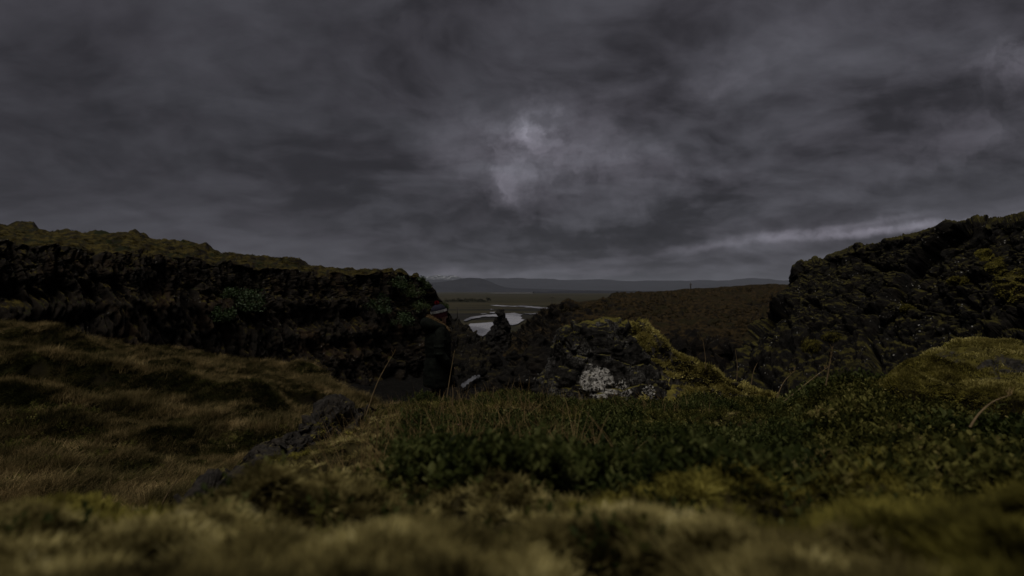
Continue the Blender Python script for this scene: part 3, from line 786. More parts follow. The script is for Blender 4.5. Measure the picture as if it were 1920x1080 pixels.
# heath sprigs over the bank
def bank_pts(n, pmin, pmax, dmin, dmax, power=1.0):
    px = RNG.uniform(pmin, pmax, n); q = RNG.random(n)
    d = np.exp(np.log(dmin) + (np.log(dmax) - np.log(dmin)) * q ** power)
    return px, d, bank_z(px, d)
def py_of(d, z): return 545 - z * 960 / d
px, d, zz = bank_pts(44000, 560, 2300, .62, 3.7, .8)
py = py_of(d, zz)
e = ip(BEDGE, px)
nn = fbm((px - 960) / 960 * d * 3.5, d * 3.5, oct=3, seed=71)
lower = ip([(560, 770), (690, 800), (760, 850), (800, 925), (1000, 925), (1180, 915), (1300, 930), (1440, 900), (1560, 870), (1700, 900), (1920, 960), (2300, 980)], px)
keep = (d < np.where(px < 715, e * .9, e + .12)) & (py < lower + 60 * nn + RNG.normal(-22, 42, len(px))) & ~((px < 800) & (nn < ip([(560, .5), (700, .25), (800, -.2)], px)))
keep &= ~((px > 1700) & (py > 790) & (nn > .05))
gap = fbm((px - 960) / 960 * d * 9, d * 9, oct=2, seed=72)
keep &= (gap > -.30) & (RNG.random(len(px)) < ip([(600, .25), (760, .45), (900, .9), (1000, 1)], px))
px, d, zz, nn = px[keep], d[keep], zz[keep], nn[keep]; n = len(px)
big = vnoise((px - 960) / 960 * d * 2.2, d * 2.2, seed=73)
idx = np.where((d < 1.75) & (px > 760) & (px < 1500) | (big > .35), RNG.integers(4, 7, n), RNG.integers(0, 4, n))
pr = [mesh_mixed('sprig_%d' % i, *sprig_proto('x', None, 320 + i, nst=5, h=.032, L=.0095, W=.0048, rad=.024), M['heather']) for i in range(4)] + \
     [mesh_mixed('sprig_%d' % (i + 4), *sprig_proto('x', None, 340 + i, nst=5, h=.040, L=.0128, W=.0068, rad=.026), M['heather_deep']) for i in range(3)]
scatter('heath_cover', pr, np.stack([(px - 960) / 960 * d, d, zz + .002 + .030 * nn], -1), np.stack([RNG.normal(0, .25, n), RNG.normal(0, .25, n), RNG.uniform(0, 6.28, n)], -1),
        RNG.uniform(.6, 1.4, n) * (1 + .5 * sstep(1430, 1580, px)), idx, 'dense low green heath shrubs carpeting the near bank', 'heath')

# moss over the front of the bank
px, d, zz = bank_pts(60000, -700, 2500, .10, 2.7, 1.5)
py = py_of(d, zz)
Xm = (px - 960) / 960 * d
nn = fbm(Xm * 5, d * 5, oct=3, seed=81)
hole = fbm(Xm * 15, d * 15, oct=2, seed=82)
rim = np.where((px > 330) & (px < 730), .90, 1.0)
e = ip(BEDGE, px)
keep = (d < e * rim + .1 * (rim > .95)) & (((py > ip([(0, 900), (380, 860), (520, 780), (760, 800), (860, 905), (1000, 915), (1200, 905), (1440, 880), (1560, 850), (1750, 800), (1920, 760)], px) + 40 * nn)) | ((px > 420) & (px < 840) & (nn > -.2)) | ((px > 840) & (fbm(Xm * 9, d * 9, oct=2, seed=72) < -.22) & (RNG.random(len(px)) < .6)))
keep &= hole > -.16
px, d, zz, nn, hole = px[keep], d[keep], zz[keep], nn[keep], hole[keep]; n = len(px)
gold = (vnoise((px - 960) / 960 * d * 4, d * 4, seed=83) + .9 * sstep(1250, 1900, px) - .35) > 0
idx = np.where(gold, RNG.integers(3, 6, n), RNG.integers(0, 3, n))
mp = [moss_proto('mossa_%d' % i, M['moss_pale'], 400 + i) for i in range(3)] + [moss_proto('mossb_%d' % i, M['moss_gold'], 420 + i) for i in range(3)]
scatter('moss_cover', mp, np.stack([(px - 960) / 960 * d, d, zz + .001 + .016 * hole], -1), np.stack([RNG.normal(0, .3, n), RNG.normal(0, .3, n), RNG.uniform(0, 6.28, n)], -1),
        RNG.uniform(.45, 1.0, n) * (1 + .25 * sstep(1, 2.4, d)), idx, 'pale yellow-green woolly moss in the blurred foreground', 'moss')

# single leafy sprigs standing in the front moss
px, d, zz = bank_pts(700, -300, 2100, .34, 1.1)
keep = (d < ip(BEDGE, px)) & (vnoise((px - 960) / 960 * d * 6, d * 6, seed=74) > .1); px, d, zz = px[keep], d[keep], zz[keep]; n = len(px)
ps = [mesh_mixed('msp_%d' % i, *sprig_proto('x', None, 370 + i, nst=2, h=.026, L=.009, W=.005, rad=.012), M['heather'] if i else M['heather_deep']) for i in range(3)]
scatter('moss_sprigs', ps, np.stack([(px - 960) / 960 * d, d, zz + .006], -1), np.stack([RNG.normal(0, .25, n), RNG.normal(0, .25, n), RNG.uniform(0, 6.28, n)], -1),
        RNG.uniform(.7, 1.3, n), RNG.integers(0, 3, n), 'scattered small leafy sprigs standing in the front moss', 'heath')

# thin dry stalks through the heath
px, d, zz = bank_pts(1500, 600, 1900, 1.0, 3.2)
nn = vnoise((px - 960) / 960 * d * 1.5, d * 1.5, seed=91)
keep = (d < ip(BEDGE, px)) & ((nn > .2) | ((px < 1020) & (nn > .0)))
px, d, zz = px[keep], d[keep], zz[keep]; n = len(px)
sp_ = [grass_proto('stalk_%d' % i, M['grass_tan'], 500 + i, 5, (.06, .15), .02, .0022, 1.0) for i in range(4)]
scatter('dry_stalks', sp_, np.stack([(px - 960) / 960 * d, d, zz], -1), np.stack([RNG.normal(0, .25, n), RNG.normal(.2, .25, n), RNG.uniform(0, 6.28, n)], -1),
        RNG.uniform(.6, 1.2, n), RNG.integers(0, 4, n), 'thin dry tan grass stalks poking out of the green heath', 'grass')

# tussocks on the far slopes
def grid_pick(P, mask, n):
    """random points on a grid, weighted by mask"""
    nr, nc = P.shape[:2]
    r = RNG.integers(0, nr - 1, n); c = RNG.integers(0, nc - 1, n); fr = RNG.random(n)[:, None]; fc = RNG.random(n)[:, None]
    k = RNG.random(n) < mask[r, c]
    A = P[r, c] * (1 - fr) * (1 - fc) + P[r + 1, c] * fr * (1 - fc) + P[r, c + 1] * (1 - fr) * fc + P[r + 1, c + 1] * fr * fc
    return A[k]
tp = [grass_proto('tussock_%d' % i, M['tussock'], 540 + i, 40, (.12, .32), .22, .022, 1.5, R(-15)) for i in range(4)]
nzR = normals(RS)[..., 2]
A = grid_pick(RS, (1 - RSrock) * sstep(.35, .6, nzR) * (RSV > .95) * sstep(3.6, 2.6, RSV) * sstep(-.1, .25, fbm(RS[..., 0] * .25, RS[..., 1] * .25, oct=3, seed=303)), 12000); n = len(A)
scatter('hillside_tussocks', tp, A, np.stack([RNG.normal(0, .15, n), RNG.normal(0, .15, n), RNG.normal(0, .8, n)], -1), RNG.uniform(.5, 1.1, n), RNG.integers(0, 4, n), 'brown heath tussocks covering the slope on the right beyond the gully', 'tussocks')
nzL = normals(LC)[..., 2]
tp2 = [grass_proto('tuss_%d' % i, M['topmoss'], 560 + i, 36, (.08, .20), .18, .016, 1.5, R(-15)) for i in range(4)]
A = grid_pick(LC, (LV < 3.1) * (LV > .9) * sstep(.4, .7, nzL) * sstep(-.25, .25, fbm(LC[..., 0] * .45, LC[..., 1] * .45, oct=3, seed=301)), 9000); n = len(A)
scatter('clifftop_grass', tp2, A, np.stack([RNG.normal(0, .15, n), RNG.normal(0, .15, n), RNG.normal(0, .8, n)], -1), RNG.uniform(.5, 1.1, n), RNG.integers(0, 4, n), 'yellow-brown grass and moss along the top of the left cliff', 'grass')

# ------------------------------------------------------------------ rocks as things
def outline_rock(name, outline, d, depthf, mat, disp, nz=70, na=120, power=2.6, base=None, parent=None, seed=0, scale=1.0):
    """solid rock whose silhouette follows [(py, pxl, pxr), ...] at distance d; local origin at its base"""
    t = np.array(outline, float)
    order = np.argsort(-t[:, 0]); t = t[order]
    py = np.linspace(t[0, 0], t[-1, 0], nz)
    l = np.interp(-py, -t[:, 0], t[:, 1]); r = np.interp(-py, -t[:, 0], t[:, 2])
    cx = ((l + r) / 2 - 960) / 960 * d; rx = (r - l) / 2 / 960 * d; z = (545 - py) / 960 * d
    ang = np.linspace(0, 2 * math.pi, na, endpoint=False)
    ca, sa = np.cos(ang), np.sin(ang)
    sx = np.sign(ca) * np.abs(ca) ** (2 / power); sy = np.sign(sa) * np.abs(sa) ** (2 / power)
    V = np.stack([cx[:, None] + rx[:, None] * sx, d + depthf * rx[:, None] * sy, np.repeat(z[:, None], na, 1)], -1)
    # close the top with shrinking rings
    topr = []
    for k in (.72, .42, .16, .01):
        q = V[-1].copy(); c = q.mean(0); q[:, :2] = c[:2] + (q[:, :2] - c[:2]) * k; q[:, 2] += (1 - k) * .18 * rx[-1]
        topr.append(q)
    V = np.concatenate([V, np.array(topr)], 0)
    n = np.cross(np.roll(V, -1, 1) - np.roll(V, 1, 1), np.gradient(V, axis=0))
    n /= np.linalg.norm(n, axis=2, keepdims=True) + 1e-9
    c = V.mean((0, 1))
    if ((V - c) * n).sum() < 0: n = -n
    V = V + disp(V[..., 0], V[..., 1], V[..., 2])[..., None] * n
    o = np.array([cx[0], d, z[0]])
    F = grid_faces(V.shape[0], na, True)
    me = mesh_np(name, (V - o).reshape(-1, 3), F)
    bm = bmesh.new(); bm.from_mesh(me); bmesh.ops.recalc_face_normals(bm, faces=bm.faces); bm.to_mesh(me); bm.free()
    ob = link(name, me, mat, parent)
    if not parent: ob.location = o
    return ob, V, o
def disp_rock(s, amp, seed):
    def f(x, y, z):
        v1, k1 = facet(x * s, y * s, z * s, seed); v2, k2 = facet(x * s * 2.6, y * s * 2.6, z * s * 2.6, seed + 20)
        return amp * (.9 * v1 + .38 * v2 - .30 * np.exp(-(k1 / .07) ** 2) - .12 * np.exp(-(k2 / .08) ** 2) + .7 * fbm(x * s * .7, y * s * .7, z * s * .7, 4, seed + 9) + .22 * fbm(x * s * 6, y * s * 6, z * s * 6, 4, seed + 11))
    return f

# --- the lichen boulder
def mat_lichen_boulder():
    m, t = new_mat('lichen_boulder_rock')
    g = t.node('ShaderNodeNewGeometry'); N = g.outputs['Normal']
    P = t.node('ShaderNodeTexCoord').outputs['Object']
    n1 = t.noise(P, 9, 6, .62); n2 = t.noise(P, 34, 6, .66); n3 = t.noise(P, 95, 4, .6)
    c = t.mix(t.mapr(n2, .34, .7), (.0035, .0033, .0031), (.020, .0182, .0165))
    # grey crust lichen
    g1 = t.math('MULTIPLY', t.mapr(n1, .46, .62), t.mapr(n3, .42, .6))
    c = t.mix(t.math('MULTIPLY', g1, .75), c, (.10, .096, .09))
    # big white patch with lobed edge
    wv = t.vec('ADD', P, t.vec('MULTIPLY', t.vec('SUBTRACT', t.noise(P, 26, 4, .6, 0, 'Color'), (.5, .5, .5)), (.11, .11, .11)))
    def patch(cx, cz, rx, rz):
        q = t.node('ShaderNodeMapping', {'Vector': wv, 'Location': (cx, -.33, cz), 'Scale': (rx, .6, rz)}, vector_type='TEXTURE').outputs[0]
        return t.mapr(t.vec('LENGTH', q, None, 1), .93, 1.03, 1, 0)
    holes = t.math('MULTIPLY', t.mapr(t.noise(P, 58, 3, .5), .54, .60, 1, 0), t.mapr(t.noise(P, 24, 4, .6), .55, .60, 1, .05))
    pm = t.math('MAXIMUM', t.math('MULTIPLY', patch(-.095, .228, .108, .09), holes), t.math('MULTIPLY', patch(.20, .155, .05, .05), t.mapr(n3, .5, .56)))
    pm = t.math('MAXIMUM', pm, t.math('MULTIPLY', patch(.055, .195, .04, .05), t.mapr(n3, .52, .56)))
    wc = t.mix(t.mapr(n3, .35, .65), (.12, .113, .104), (.33, .317, .30))
    c = t.mix(pm, c, wc)
    # moss on the ledges
    nz = t.node('ShaderNodeSeparateXYZ', {0: N}).outputs[2]
    mm = t.mapr(t.math('ADD', nz, t.math('MULTIPLY', t.math('SUBTRACT', n1, .5), .9)), .72, .92)
    mc = t.mix(t.mapr(n2, .35, .65), (.10, .085, .02), (.05, .045, .013))
    c = t.mix(mm, c, mc)
    bh = t.math('ADD', t.math('ADD', n2, t.math('MULTIPLY', n3, .4)), t.math('MULTIPLY', pm, .25))
    finish(t, c, .95, bh, .8, .012, .08)
    return m
M['lb'] = mat_lichen_boulder()
lb, LBV, LBO = outline_rock('lichen_boulder', [(770, 985, 1285), (735, 1000, 1250), (715, 1006, 1240), (695, 1022, 1226), (670, 1034, 1208), (645, 1038, 1194), (628, 1044, 1184), (618, 1052, 1178), (608, 1072, 1168), (602, 1092, 1158)], 3.25, .75, M['lb'], disp_rock(6.0, .034, 201), 130, 260, 3.2)
lb.location.y += 0.0
tag(lb, 'dark mossy boulder with a big white lichen patch beside the green heath', 'boulder')

# --- golden moss ridge running down to the right of the boulder
u = np.linspace(1120, 1530, 240)
cr = ip([(1120, 640), (1165, 628), (1180, 618), (1205, 615), (1222, 622), (1245, 650), (1270, 668), (1300, 682), (1340, 698), (1370, 706), (1400, 715), (1440, 730), (1480, 745), (1530, 765)], u)
dd0 = ip([(1120, 3.5), (1200, 3.3), (1300, 3.2), (1400, 3.1), (1530, 2.9)], u)
rows = [row(cr + 120, dd0 + .55), row(cr + 14, dd0 + .16), row(cr, dd0), row(cr + 26, dd0 - .06), row(cr + 70, dd0 - .18), row(cr + 135, dd0 - .40)]
P, vs = loft(rows, u, [8, 12, 16, 24, 14])
x, y, z = P[..., 0], P[..., 1], P[..., 2]
a1, a2, c1 = worley(x * 7, y * 7, z * 7, seed=221)
P = P + (.05 * (c1 - .5) + .06 * fbm(x * 5, y * 5, z * 5, 4, 223) + .025 * ridged(x * 9, y * 9, z * 9, 3, 224) - .02 + .02 * fbm(x * 22, y * 22, z * 22, 3, 225))[..., None] * normals(P)
ridge = empty('mossy_ridge', tuple(at(1330, 760, 3.2)), label='rocky ridge thick with golden moss sloping down right of the lichen boulder', cat='mossy rock')
RO = np.array(ridge.location)
M['ridge'] = mat_rock('ridge_rock', 9, dark=(.012, .011, .01), mid=(.06, .055, .05), lichen=.8, lich_col=(.25, .24, .225), moss=.62, moss_a=(.17, .14, .032), moss_b=(.07, .058, .015), fb=.008)
grid_obj('rock', P - RO, M['ridge'], ridge)
def moss_coat(name, P, mask, n, mat, parent, origin, size=(.8, 1.6), rad=.016, h=.018, width=.0024, seed=0):
    """joined moss shoots standing on a surface, as one part"""
    nr, nc = P.shape[:2]; nrm = normals(P)
    r = RNG.integers(0, nr - 1, n); c = RNG.integers(0, nc - 1, n); k = RNG.random(n) < mask[r, c]
    r, c = r[k], c[k]
    f1_ = RNG.random((len(r), 1)); f2_ = RNG.random((len(r), 1))
    A = P[r, c] + (P[r + 1, c] - P[r, c]) * f1_ + (P[r, c + 1] - P[r, c]) * f2_
    Nn = nrm[r, c]
    m = len(A)
    s = RNG.uniform(*size, (m, 1))
    dirv = Nn + RNG.normal(0, .55, (m, 3)) + np.array([.0, 0, .25]); dirv /= np.linalg.norm(dirv, axis=1, keepdims=True)
    side = np.cross(dirv, RNG.normal(0, 1, (m, 3))); side /= np.linalg.norm(side, axis=1, keepdims=True)
    b = A - Nn * .004
    tip = b + dirv * h * s; midp = b + dirv * h * s * .5 + Nn * h * .08
    V = np.stack([b - side * width * s, b + side * width * s, midp + side * width * s * .9, midp - side * width * s * .9, tip], 1).reshape(-1, 3)
    o = np.arange(m)[:, None] * 5
    F = np.concatenate([o + np.array([[0, 1, 2]]), o + np.array([[0, 2, 3]]), o + np.array([[3, 2, 4]])], 0)
    ob = link(name, mesh_np(name, V - origin, F), mat, parent, smooth=False)
    ob['kind'] = 'stuff'
    return ob
rn = normals(P); V = np.broadcast_to(vs[:, None], P.shape[:2]); U = np.broadcast_to(u, V.shape)
mk = sstep(-.15, .2, fbm(x * 4, y * 4, z * 4, 3, 231) + .25 * (2.4 - V) + .5 * sstep(.35, .75, rn[..., 2]) - .15) * (V > .8) * sstep(1150, 1175, U)
moss_coat('moss', P, mk, 60000, M['moss_bright_lit'], ridge, RO, (.7, 1.5), h=.020, width=.0022)
# moss caps on the boulder ledges
LBn = normals(LBV); up = np.abs(LBn[..., 2])
okm = (LBV[..., 2] > at(0, 650, 3.25)[2]) * sstep(.35, .7, up) * sstep(-.2, .2, fbm(LBV[..., 0] * 6, LBV[..., 1] * 6, LBV[..., 2] * 6, 3, 233))
moss_coat('moss_cap', LBV, okm, 13000, M['moss_gold'], lb, LBO, (.5, 1.1), h=.014, width=.0019)

# --- mossy mound at the right edge
mr = empty('mossy_mound', tuple(at(1800, 800, 2.05)), label='rounded mossy rock mound at the right edge of the near bank', cat='mossy rock')
MO = np.array(mr.location)
M['mound'] = mat_rock('mound_rock', 11, dark=(.006, .0055, .005), mid=(.045, .042, .038), lichen=.3, moss=.40, moss_a=(.10, .085, .018), moss_b=(.04, .033, .009), fb=.007)
M['cushion'] = mat_heath('mound_moss', 14, a=(.07, .06, .015), b=(.03, .026, .008), dark=(.007, .006, .003), fb=.006, green=(.09, .08, .018))
def mound_part(nm, outl, d, depthf, mat, disp, nmoss, bias, h=.014):
    o, V_, oo = outline_rock(nm, outl, d, depthf, mat, disp, 70, 150, 2.2)
    o.parent = mr; o.location = oo - MO
    n_ = normals(V_)
    mk_ = sstep(bias, bias + .5, np.abs(n_[..., 2]) + .6 * fbm(V_[..., 0] * 6, V_[..., 1] * 6, V_[..., 2] * 6, 3, 243))
    moss_coat('moss', V_, mk_, nmoss * 2 // 3, M['moss_gold'], o, oo, (.5, 1.2), h=h, width=.0013)
    moss_coat('moss', V_, sstep(.62, .95, n_[..., 2] * np.sign(n_[-3, :, 2].mean()) + .25 * fbm(V_[..., 0] * 7, V_[..., 1] * 7, V_[..., 2] * 7, 3, 246)), nmoss, M['moss_bright_lit'], o, oo, (.6, 1.3), h=h * 1.1, width=.0013)  # paler coat on upward faces: top light put into the moss colour
def dc(seed, amp=.022):
    def f(x, y, z):
        g1, g2, c2 = worley(x * 9, y * 9, z * 9, seed=seed)
        return amp * (1 - g1 ** 2) - amp * .6 + .075 * fbm(x * 4, y * 4, z * 4, 3, seed + 2) + .012 * fbm(x * 16, y * 16, z * 16, 3, seed + 3)
    return f
mound_part('rock', [(820, 1610, 2080), (765, 1632, 2040), (735, 1645, 2010), (712, 1690, 1990), (695, 1730, 1965), (680, 1760, 1945), (672, 1790, 1925)], 2.15, .7, M['mound'], disp_rock(5, .035, 241), 20000, .35)
mound_part('cushion', [(720, 1735, 1990), (700, 1738, 1975), (685, 1745, 1955), (670, 1760, 1930), (658, 1785, 1902), (650, 1810, 1872)], 2.20, .75, M['cushion'], dc(247), 26000, -.1)
mound_part('cushion', [(770, 1640, 1778), (745, 1640, 1776), (725, 1645, 1768), (710, 1655, 1752), (699, 1672, 1730), (694, 1688, 1712)], 1.93, .8, M['cushion'], dc(257), 20000, -.1)
mound_part('cushion', [(730, 1690, 1850), (712, 1694, 1842), (695, 1702, 1826), (684, 1715, 1800), (677, 1732, 1775)], 2.05, .8, M['cushion'], dc(267), 18000, -.1)
mound_part('cushion', [(790, 1790, 1985), (765, 1794, 1975), (745, 1800, 1950), (732, 1812, 1915), (724, 1830, 1880)], 1.80, .7, M['cushion'], dc(277), 18000, -.05)

# --- dark lava outcrop along the left edge of the bank
u = np.linspace(335, 720, 420)
inn = ip([(300, 985), (345, 945), (400, 900), (450, 880), (500, 862), (560, 835), (600, 815), (640, 795), (690, 770), (720, 760)], u)
top_ = ip([(300, 970), (345, 933), (370, 905), (400, 880), (440, 846), (470, 814), (500, 798), (530, 792), (560, 790), (590, 778), (620, 764), (645, 757), (670, 762), (700, 758), (720, 760)], u)
dI = ip([(300, .92), (345, 1.06), (450, 1.44), (560, 1.88), (650, 2.38), (720, 2.8)], u)
rows = [row(inn + 40, dI - .12), row(inn, dI), row(inn * .45 + top_ * .55, dI + .09), row(top_, dI + .2), row(top_ + 30, dI + .34), row(top_ + 240, dI + .55)]
P, vs = loft(rows, u, [10, 40, 46, 24, 12])
x, y, z = P[..., 0], P[..., 1], P[..., 2]
wx = x + .06 * fbm(x * 6, y * 6, z * 6, 3, 251)
v1, k1 = facet(wx * 4.5, y * 3.6, z * 6.5, 253); v2, k2 = facet(wx * 12, y * 11, z * 15, 275)
dn = .085 * v1 - .045 * np.exp(-(k1 / .08) ** 2) + .032 * v2 - .012 * np.exp(-(k2 / .1) ** 2) + .05 * fbm(x * 4, y * 4, z * 4, 4, 257) + .014 * fbm(x * 30, y * 30, z * 30, 4, 259)
dn = dn + .035 * ridged(wx * 9, y * 9, z * 11, 5, 263) + .016 * fbm(x * 60, y * 60, z * 60, 3, 265)
dn = (dn - .022) * (.25 + .75 * sstep(335, 430, u))[None] * .8
P = P + dn[..., None] * normals(P)
oc = empty('rock_outcrop', tuple(at(500, 900, 1.6)), label='dark fissured lava outcrop edging the moss bank above the meadow', cat='rock')
OO = np.array(oc.location)
grid_obj('rock', P - OO, M['outcrop'], oc)
V = np.broadcast_to(vs[:, None], P.shape[:2])
mk = sstep(.12, .4, fbm(x * 3.5, y * 3.5, z * 3.5, 3, 261) + .35 * (1.3 - V)) * (V > .3) * (V < 3.2)
moss_coat('moss', P, mk, 14000, M['moss_gold'], oc, OO, (.5, 1.1), h=.014, width=.0016)

# --- pinnacle in the gorge mouth
pn, _, _ = outline_rock('rock_pinnacle', [(690, 880, 985), (665, 898, 968), (650, 903, 962), (638, 907, 958), (626, 912, 957), (620, 921, 957), (610, 926, 955), (602, 928, 952), (594, 930, 947), (587, 932, 944), (582, 935, 942)], 82, .8, M['pinnacle'], disp_rock(.7, .45, 271), 90, 120, 2.4)
tag(pn, 'jagged dark rock pinnacle standing in the gorge mouth before the river', 'rock pinnacle')
# --- boulders and crags between the boulder and the gorge
def crag(outl, d, label, seed, mat='gorge', s=1.0, amp=.5, depthf=.8):
    o, _, _ = outline_rock('crag', outl, d, depthf, M[mat], disp_rock(s, amp, seed), 50, 90, 2.5)
    tag(o, label, 'rock')
crag([(720, 960, 1120), (690, 972, 1100), (665, 985, 1075), (650, 993, 1050), (640, 998, 1030), (628, 1003, 1016)], 24, 'dark pointed crag rising behind the left side of the lichen boulder', 281, s=1.2, amp=.22)
crag([(745, 895, 990), (725, 905, 985), (708, 920, 978), (698, 935, 970), (692, 945, 962)], 40, 'low dark rock hump between the stream and the lichen boulder', 283, s=.8, amp=.35)
for i, (bx, by, bd, br, lab) in enumerate([(846, 712, 44, 10, 'small dark stone at the near end of the stream'), (866, 703, 46, 9, 'grey stone on the left bank of the stream'), (905, 699, 46, 11, 'rounded dark stone right of the stream'),
        (884, 697, 48, 8, 'small stone above the stream bend'), (858, 690, 52, 14, 'dark block at the foot of the spur'), (928, 676, 55, 12, 'broken dark block below the pool'), (962, 668, 55, 13, 'dark block right of the pool')]):
    o, _, _ = outline_rock('stream_stone', [(by + br * .6, bx - br, bx + br), (by, bx - br * .95, bx + br * .9), (by - br * .5, bx - br * .6, bx + br * .65), (by - br * .75, bx - br * .3, bx + br * .35)], bd, .8, M['gravel'], disp_rock(1.6, .16, 290 + i), 16, 28, 2.4)
    tag(o, lab, 'stone', 'stones along the stream')
# half-buried meadow stones
for i, (bx, by, bd, br, lab) in enumerate([(12, 641, 11.0, 16, 'half-buried pale stone in the grass at the left edge'), (245, 688, 8.2, 10, 'flat grey stone between two grassy hummocks')]):
    o, _, _ = outline_rock('field_stone', [(by + br, bx - br * 1.6, bx + br * 1.6), (by, bx - br * 1.4, bx + br * 1.3), (by - br * .35, bx - br * .8, bx + br * .9), (by - br * .5, bx - br * .4, bx + br * .4)], bd, .7, M['outcrop'], disp_rock(4, .05, 300 + i), 16, 30, 2.4)
    tag(o, lab, 'stone')

# ------------------------------------------------------------------ shrubs on the cliffs
M['shrub'] = mat_leaf('willow_leaves', [(0, (.016, .032, .010)), (.5, (.028, .048, .013)), (1, (.05, .062, .018))], .6, .3, .2, 1.5)
M['bark'] = mat_plain('shrub_bark', (.05, .04, .03), .9, .2, 20, .4)
def leaf_cloud(n, rad, rng, leaf, flat=.75, clumps=14):
    cs = []
    for _ in range(clumps):
        v = np.array([rng.gauss(0, 1) for _ in range(3)]); v /= np.linalg.norm(v)
        cs.append((v * np.array([1, 1, flat]) * rng.uniform(.35, .85), rng.uniform(.22, .42)))
    V = np.zeros((n, 4, 3))
    for i in range(n):
        c, q = cs[rng.randrange(clumps)]
        v = np.array([rng.gauss(0, 1) for _ in range(3)]); v /= np.linalg.norm(v)
        p = (c + v * q * rng.random() ** .4) * rad
        p[2] = max(p[2], -.4 * rad)
        a_ = np.array([rng.gauss(0, 1) for _ in range(3)]); a_ /= np.linalg.norm(a_)
        b_ = np.cross(a_, [rng.gauss(0, 1) for _ in range(3)]); b_ /= np.linalg.norm(b_)
        L = leaf * rng.uniform(.6, 1.3)
        V[i] = [p, p + a_ * L * .5 + b_ * L * .28, p + a_ * L, p + a_ * L * .5 - b_ * L * .28]
    return V.reshape(-1, 3), np.arange(n * 4).reshape(-1, 4)
def stems(rad, k, rng, thick):
    bm = bmesh.new()
    for _ in range(k):
        a0 = rng.uniform(0, 6.28); tip = Vector((math.cos(a0) * rad * .6, math.sin(a0) * rad * .6, rad * rng.uniform(.2, .6)))
        base = Vector((0, 0, -rad * .6)); v = tip - base
        m = Matrix.Translation(base + v / 2) @ v.to_track_quat('Z', 'Y').to_matrix().to_4x4()
        bmesh.ops.create_cone(bm, segments=5, radius1=thick, radius2=thick * .3, depth=v.length, matrix=m)
    me = bpy.data.meshes.new('stem'); bm.to_mesh(me); bm.free(); return me
def surf_depth(P, px, py):
    """distance of a loft surface under a pixel"""
    q = P.reshape(-1, 3); qx = 960 + q[:, 0] / q[:, 1] * 960; qy = 545 - q[:, 2] / q[:, 1] * 960
    k = np.argsort((qx - px) ** 2 + (qy - py) ** 2)[:12]
    return q[k, 1].min()
def shrub(px, py, rpx, label, P, seed, n=700, leaf=.16, flat=.7, off=.25):
    rng = random.Random(seed); d = surf_depth(P, px, py) - off
    rad = rpx / 960 * d
    e_ = empty('shrub', tuple(at(px, py, d)), rng.uniform(0, 6), label, 'shrub', 'green shrubs on the left cliff')
    V, F = leaf_cloud(n, rad, rng, leaf, flat)
    link('foliage', mesh_np('foliage', V, F), M['shrub'], e_, smooth=False)
    link('stem', stems(rad, 6, rng, rad * .03), M['bark'], e_)
for i, (px, py, r, n, lab) in enumerate([
    (462, 566, 40, 1500, 'wide dark green shrub spreading on a ledge of the left cliff'),
    (432, 552, 22, 600, 'smaller green shrub above and left of the wide cliff shrub'),
    (420, 590, 24, 700, 'dark shrub just below the wide shrub on the left cliff'),
    (712, 572, 32, 1300, 'large green shrub in the hollow right of the cliff columns'),
    (745, 598, 30, 1200, 'green shrub low in the hollow near the person'),
    (772, 545, 26, 900, 'green shrub high on the cliff nose'),
    (745, 530, 22, 700, 'shrub under the grassy rim of the cliff nose'),
    (790, 575, 20, 700, 'green shrub on the nose slope left of the woolly hat'),
    (798, 534, 14, 420, 'small bush silhouetted on the descending cliff nose'),
    (790, 524, 9, 240, 'tiny bush standing on the skyline of the cliff nose'),
    (834, 573, 11, 320, 'round bush just above the red pompom')]):
    shrub(px, py, r, lab, LC, 600 + i, n, .17)

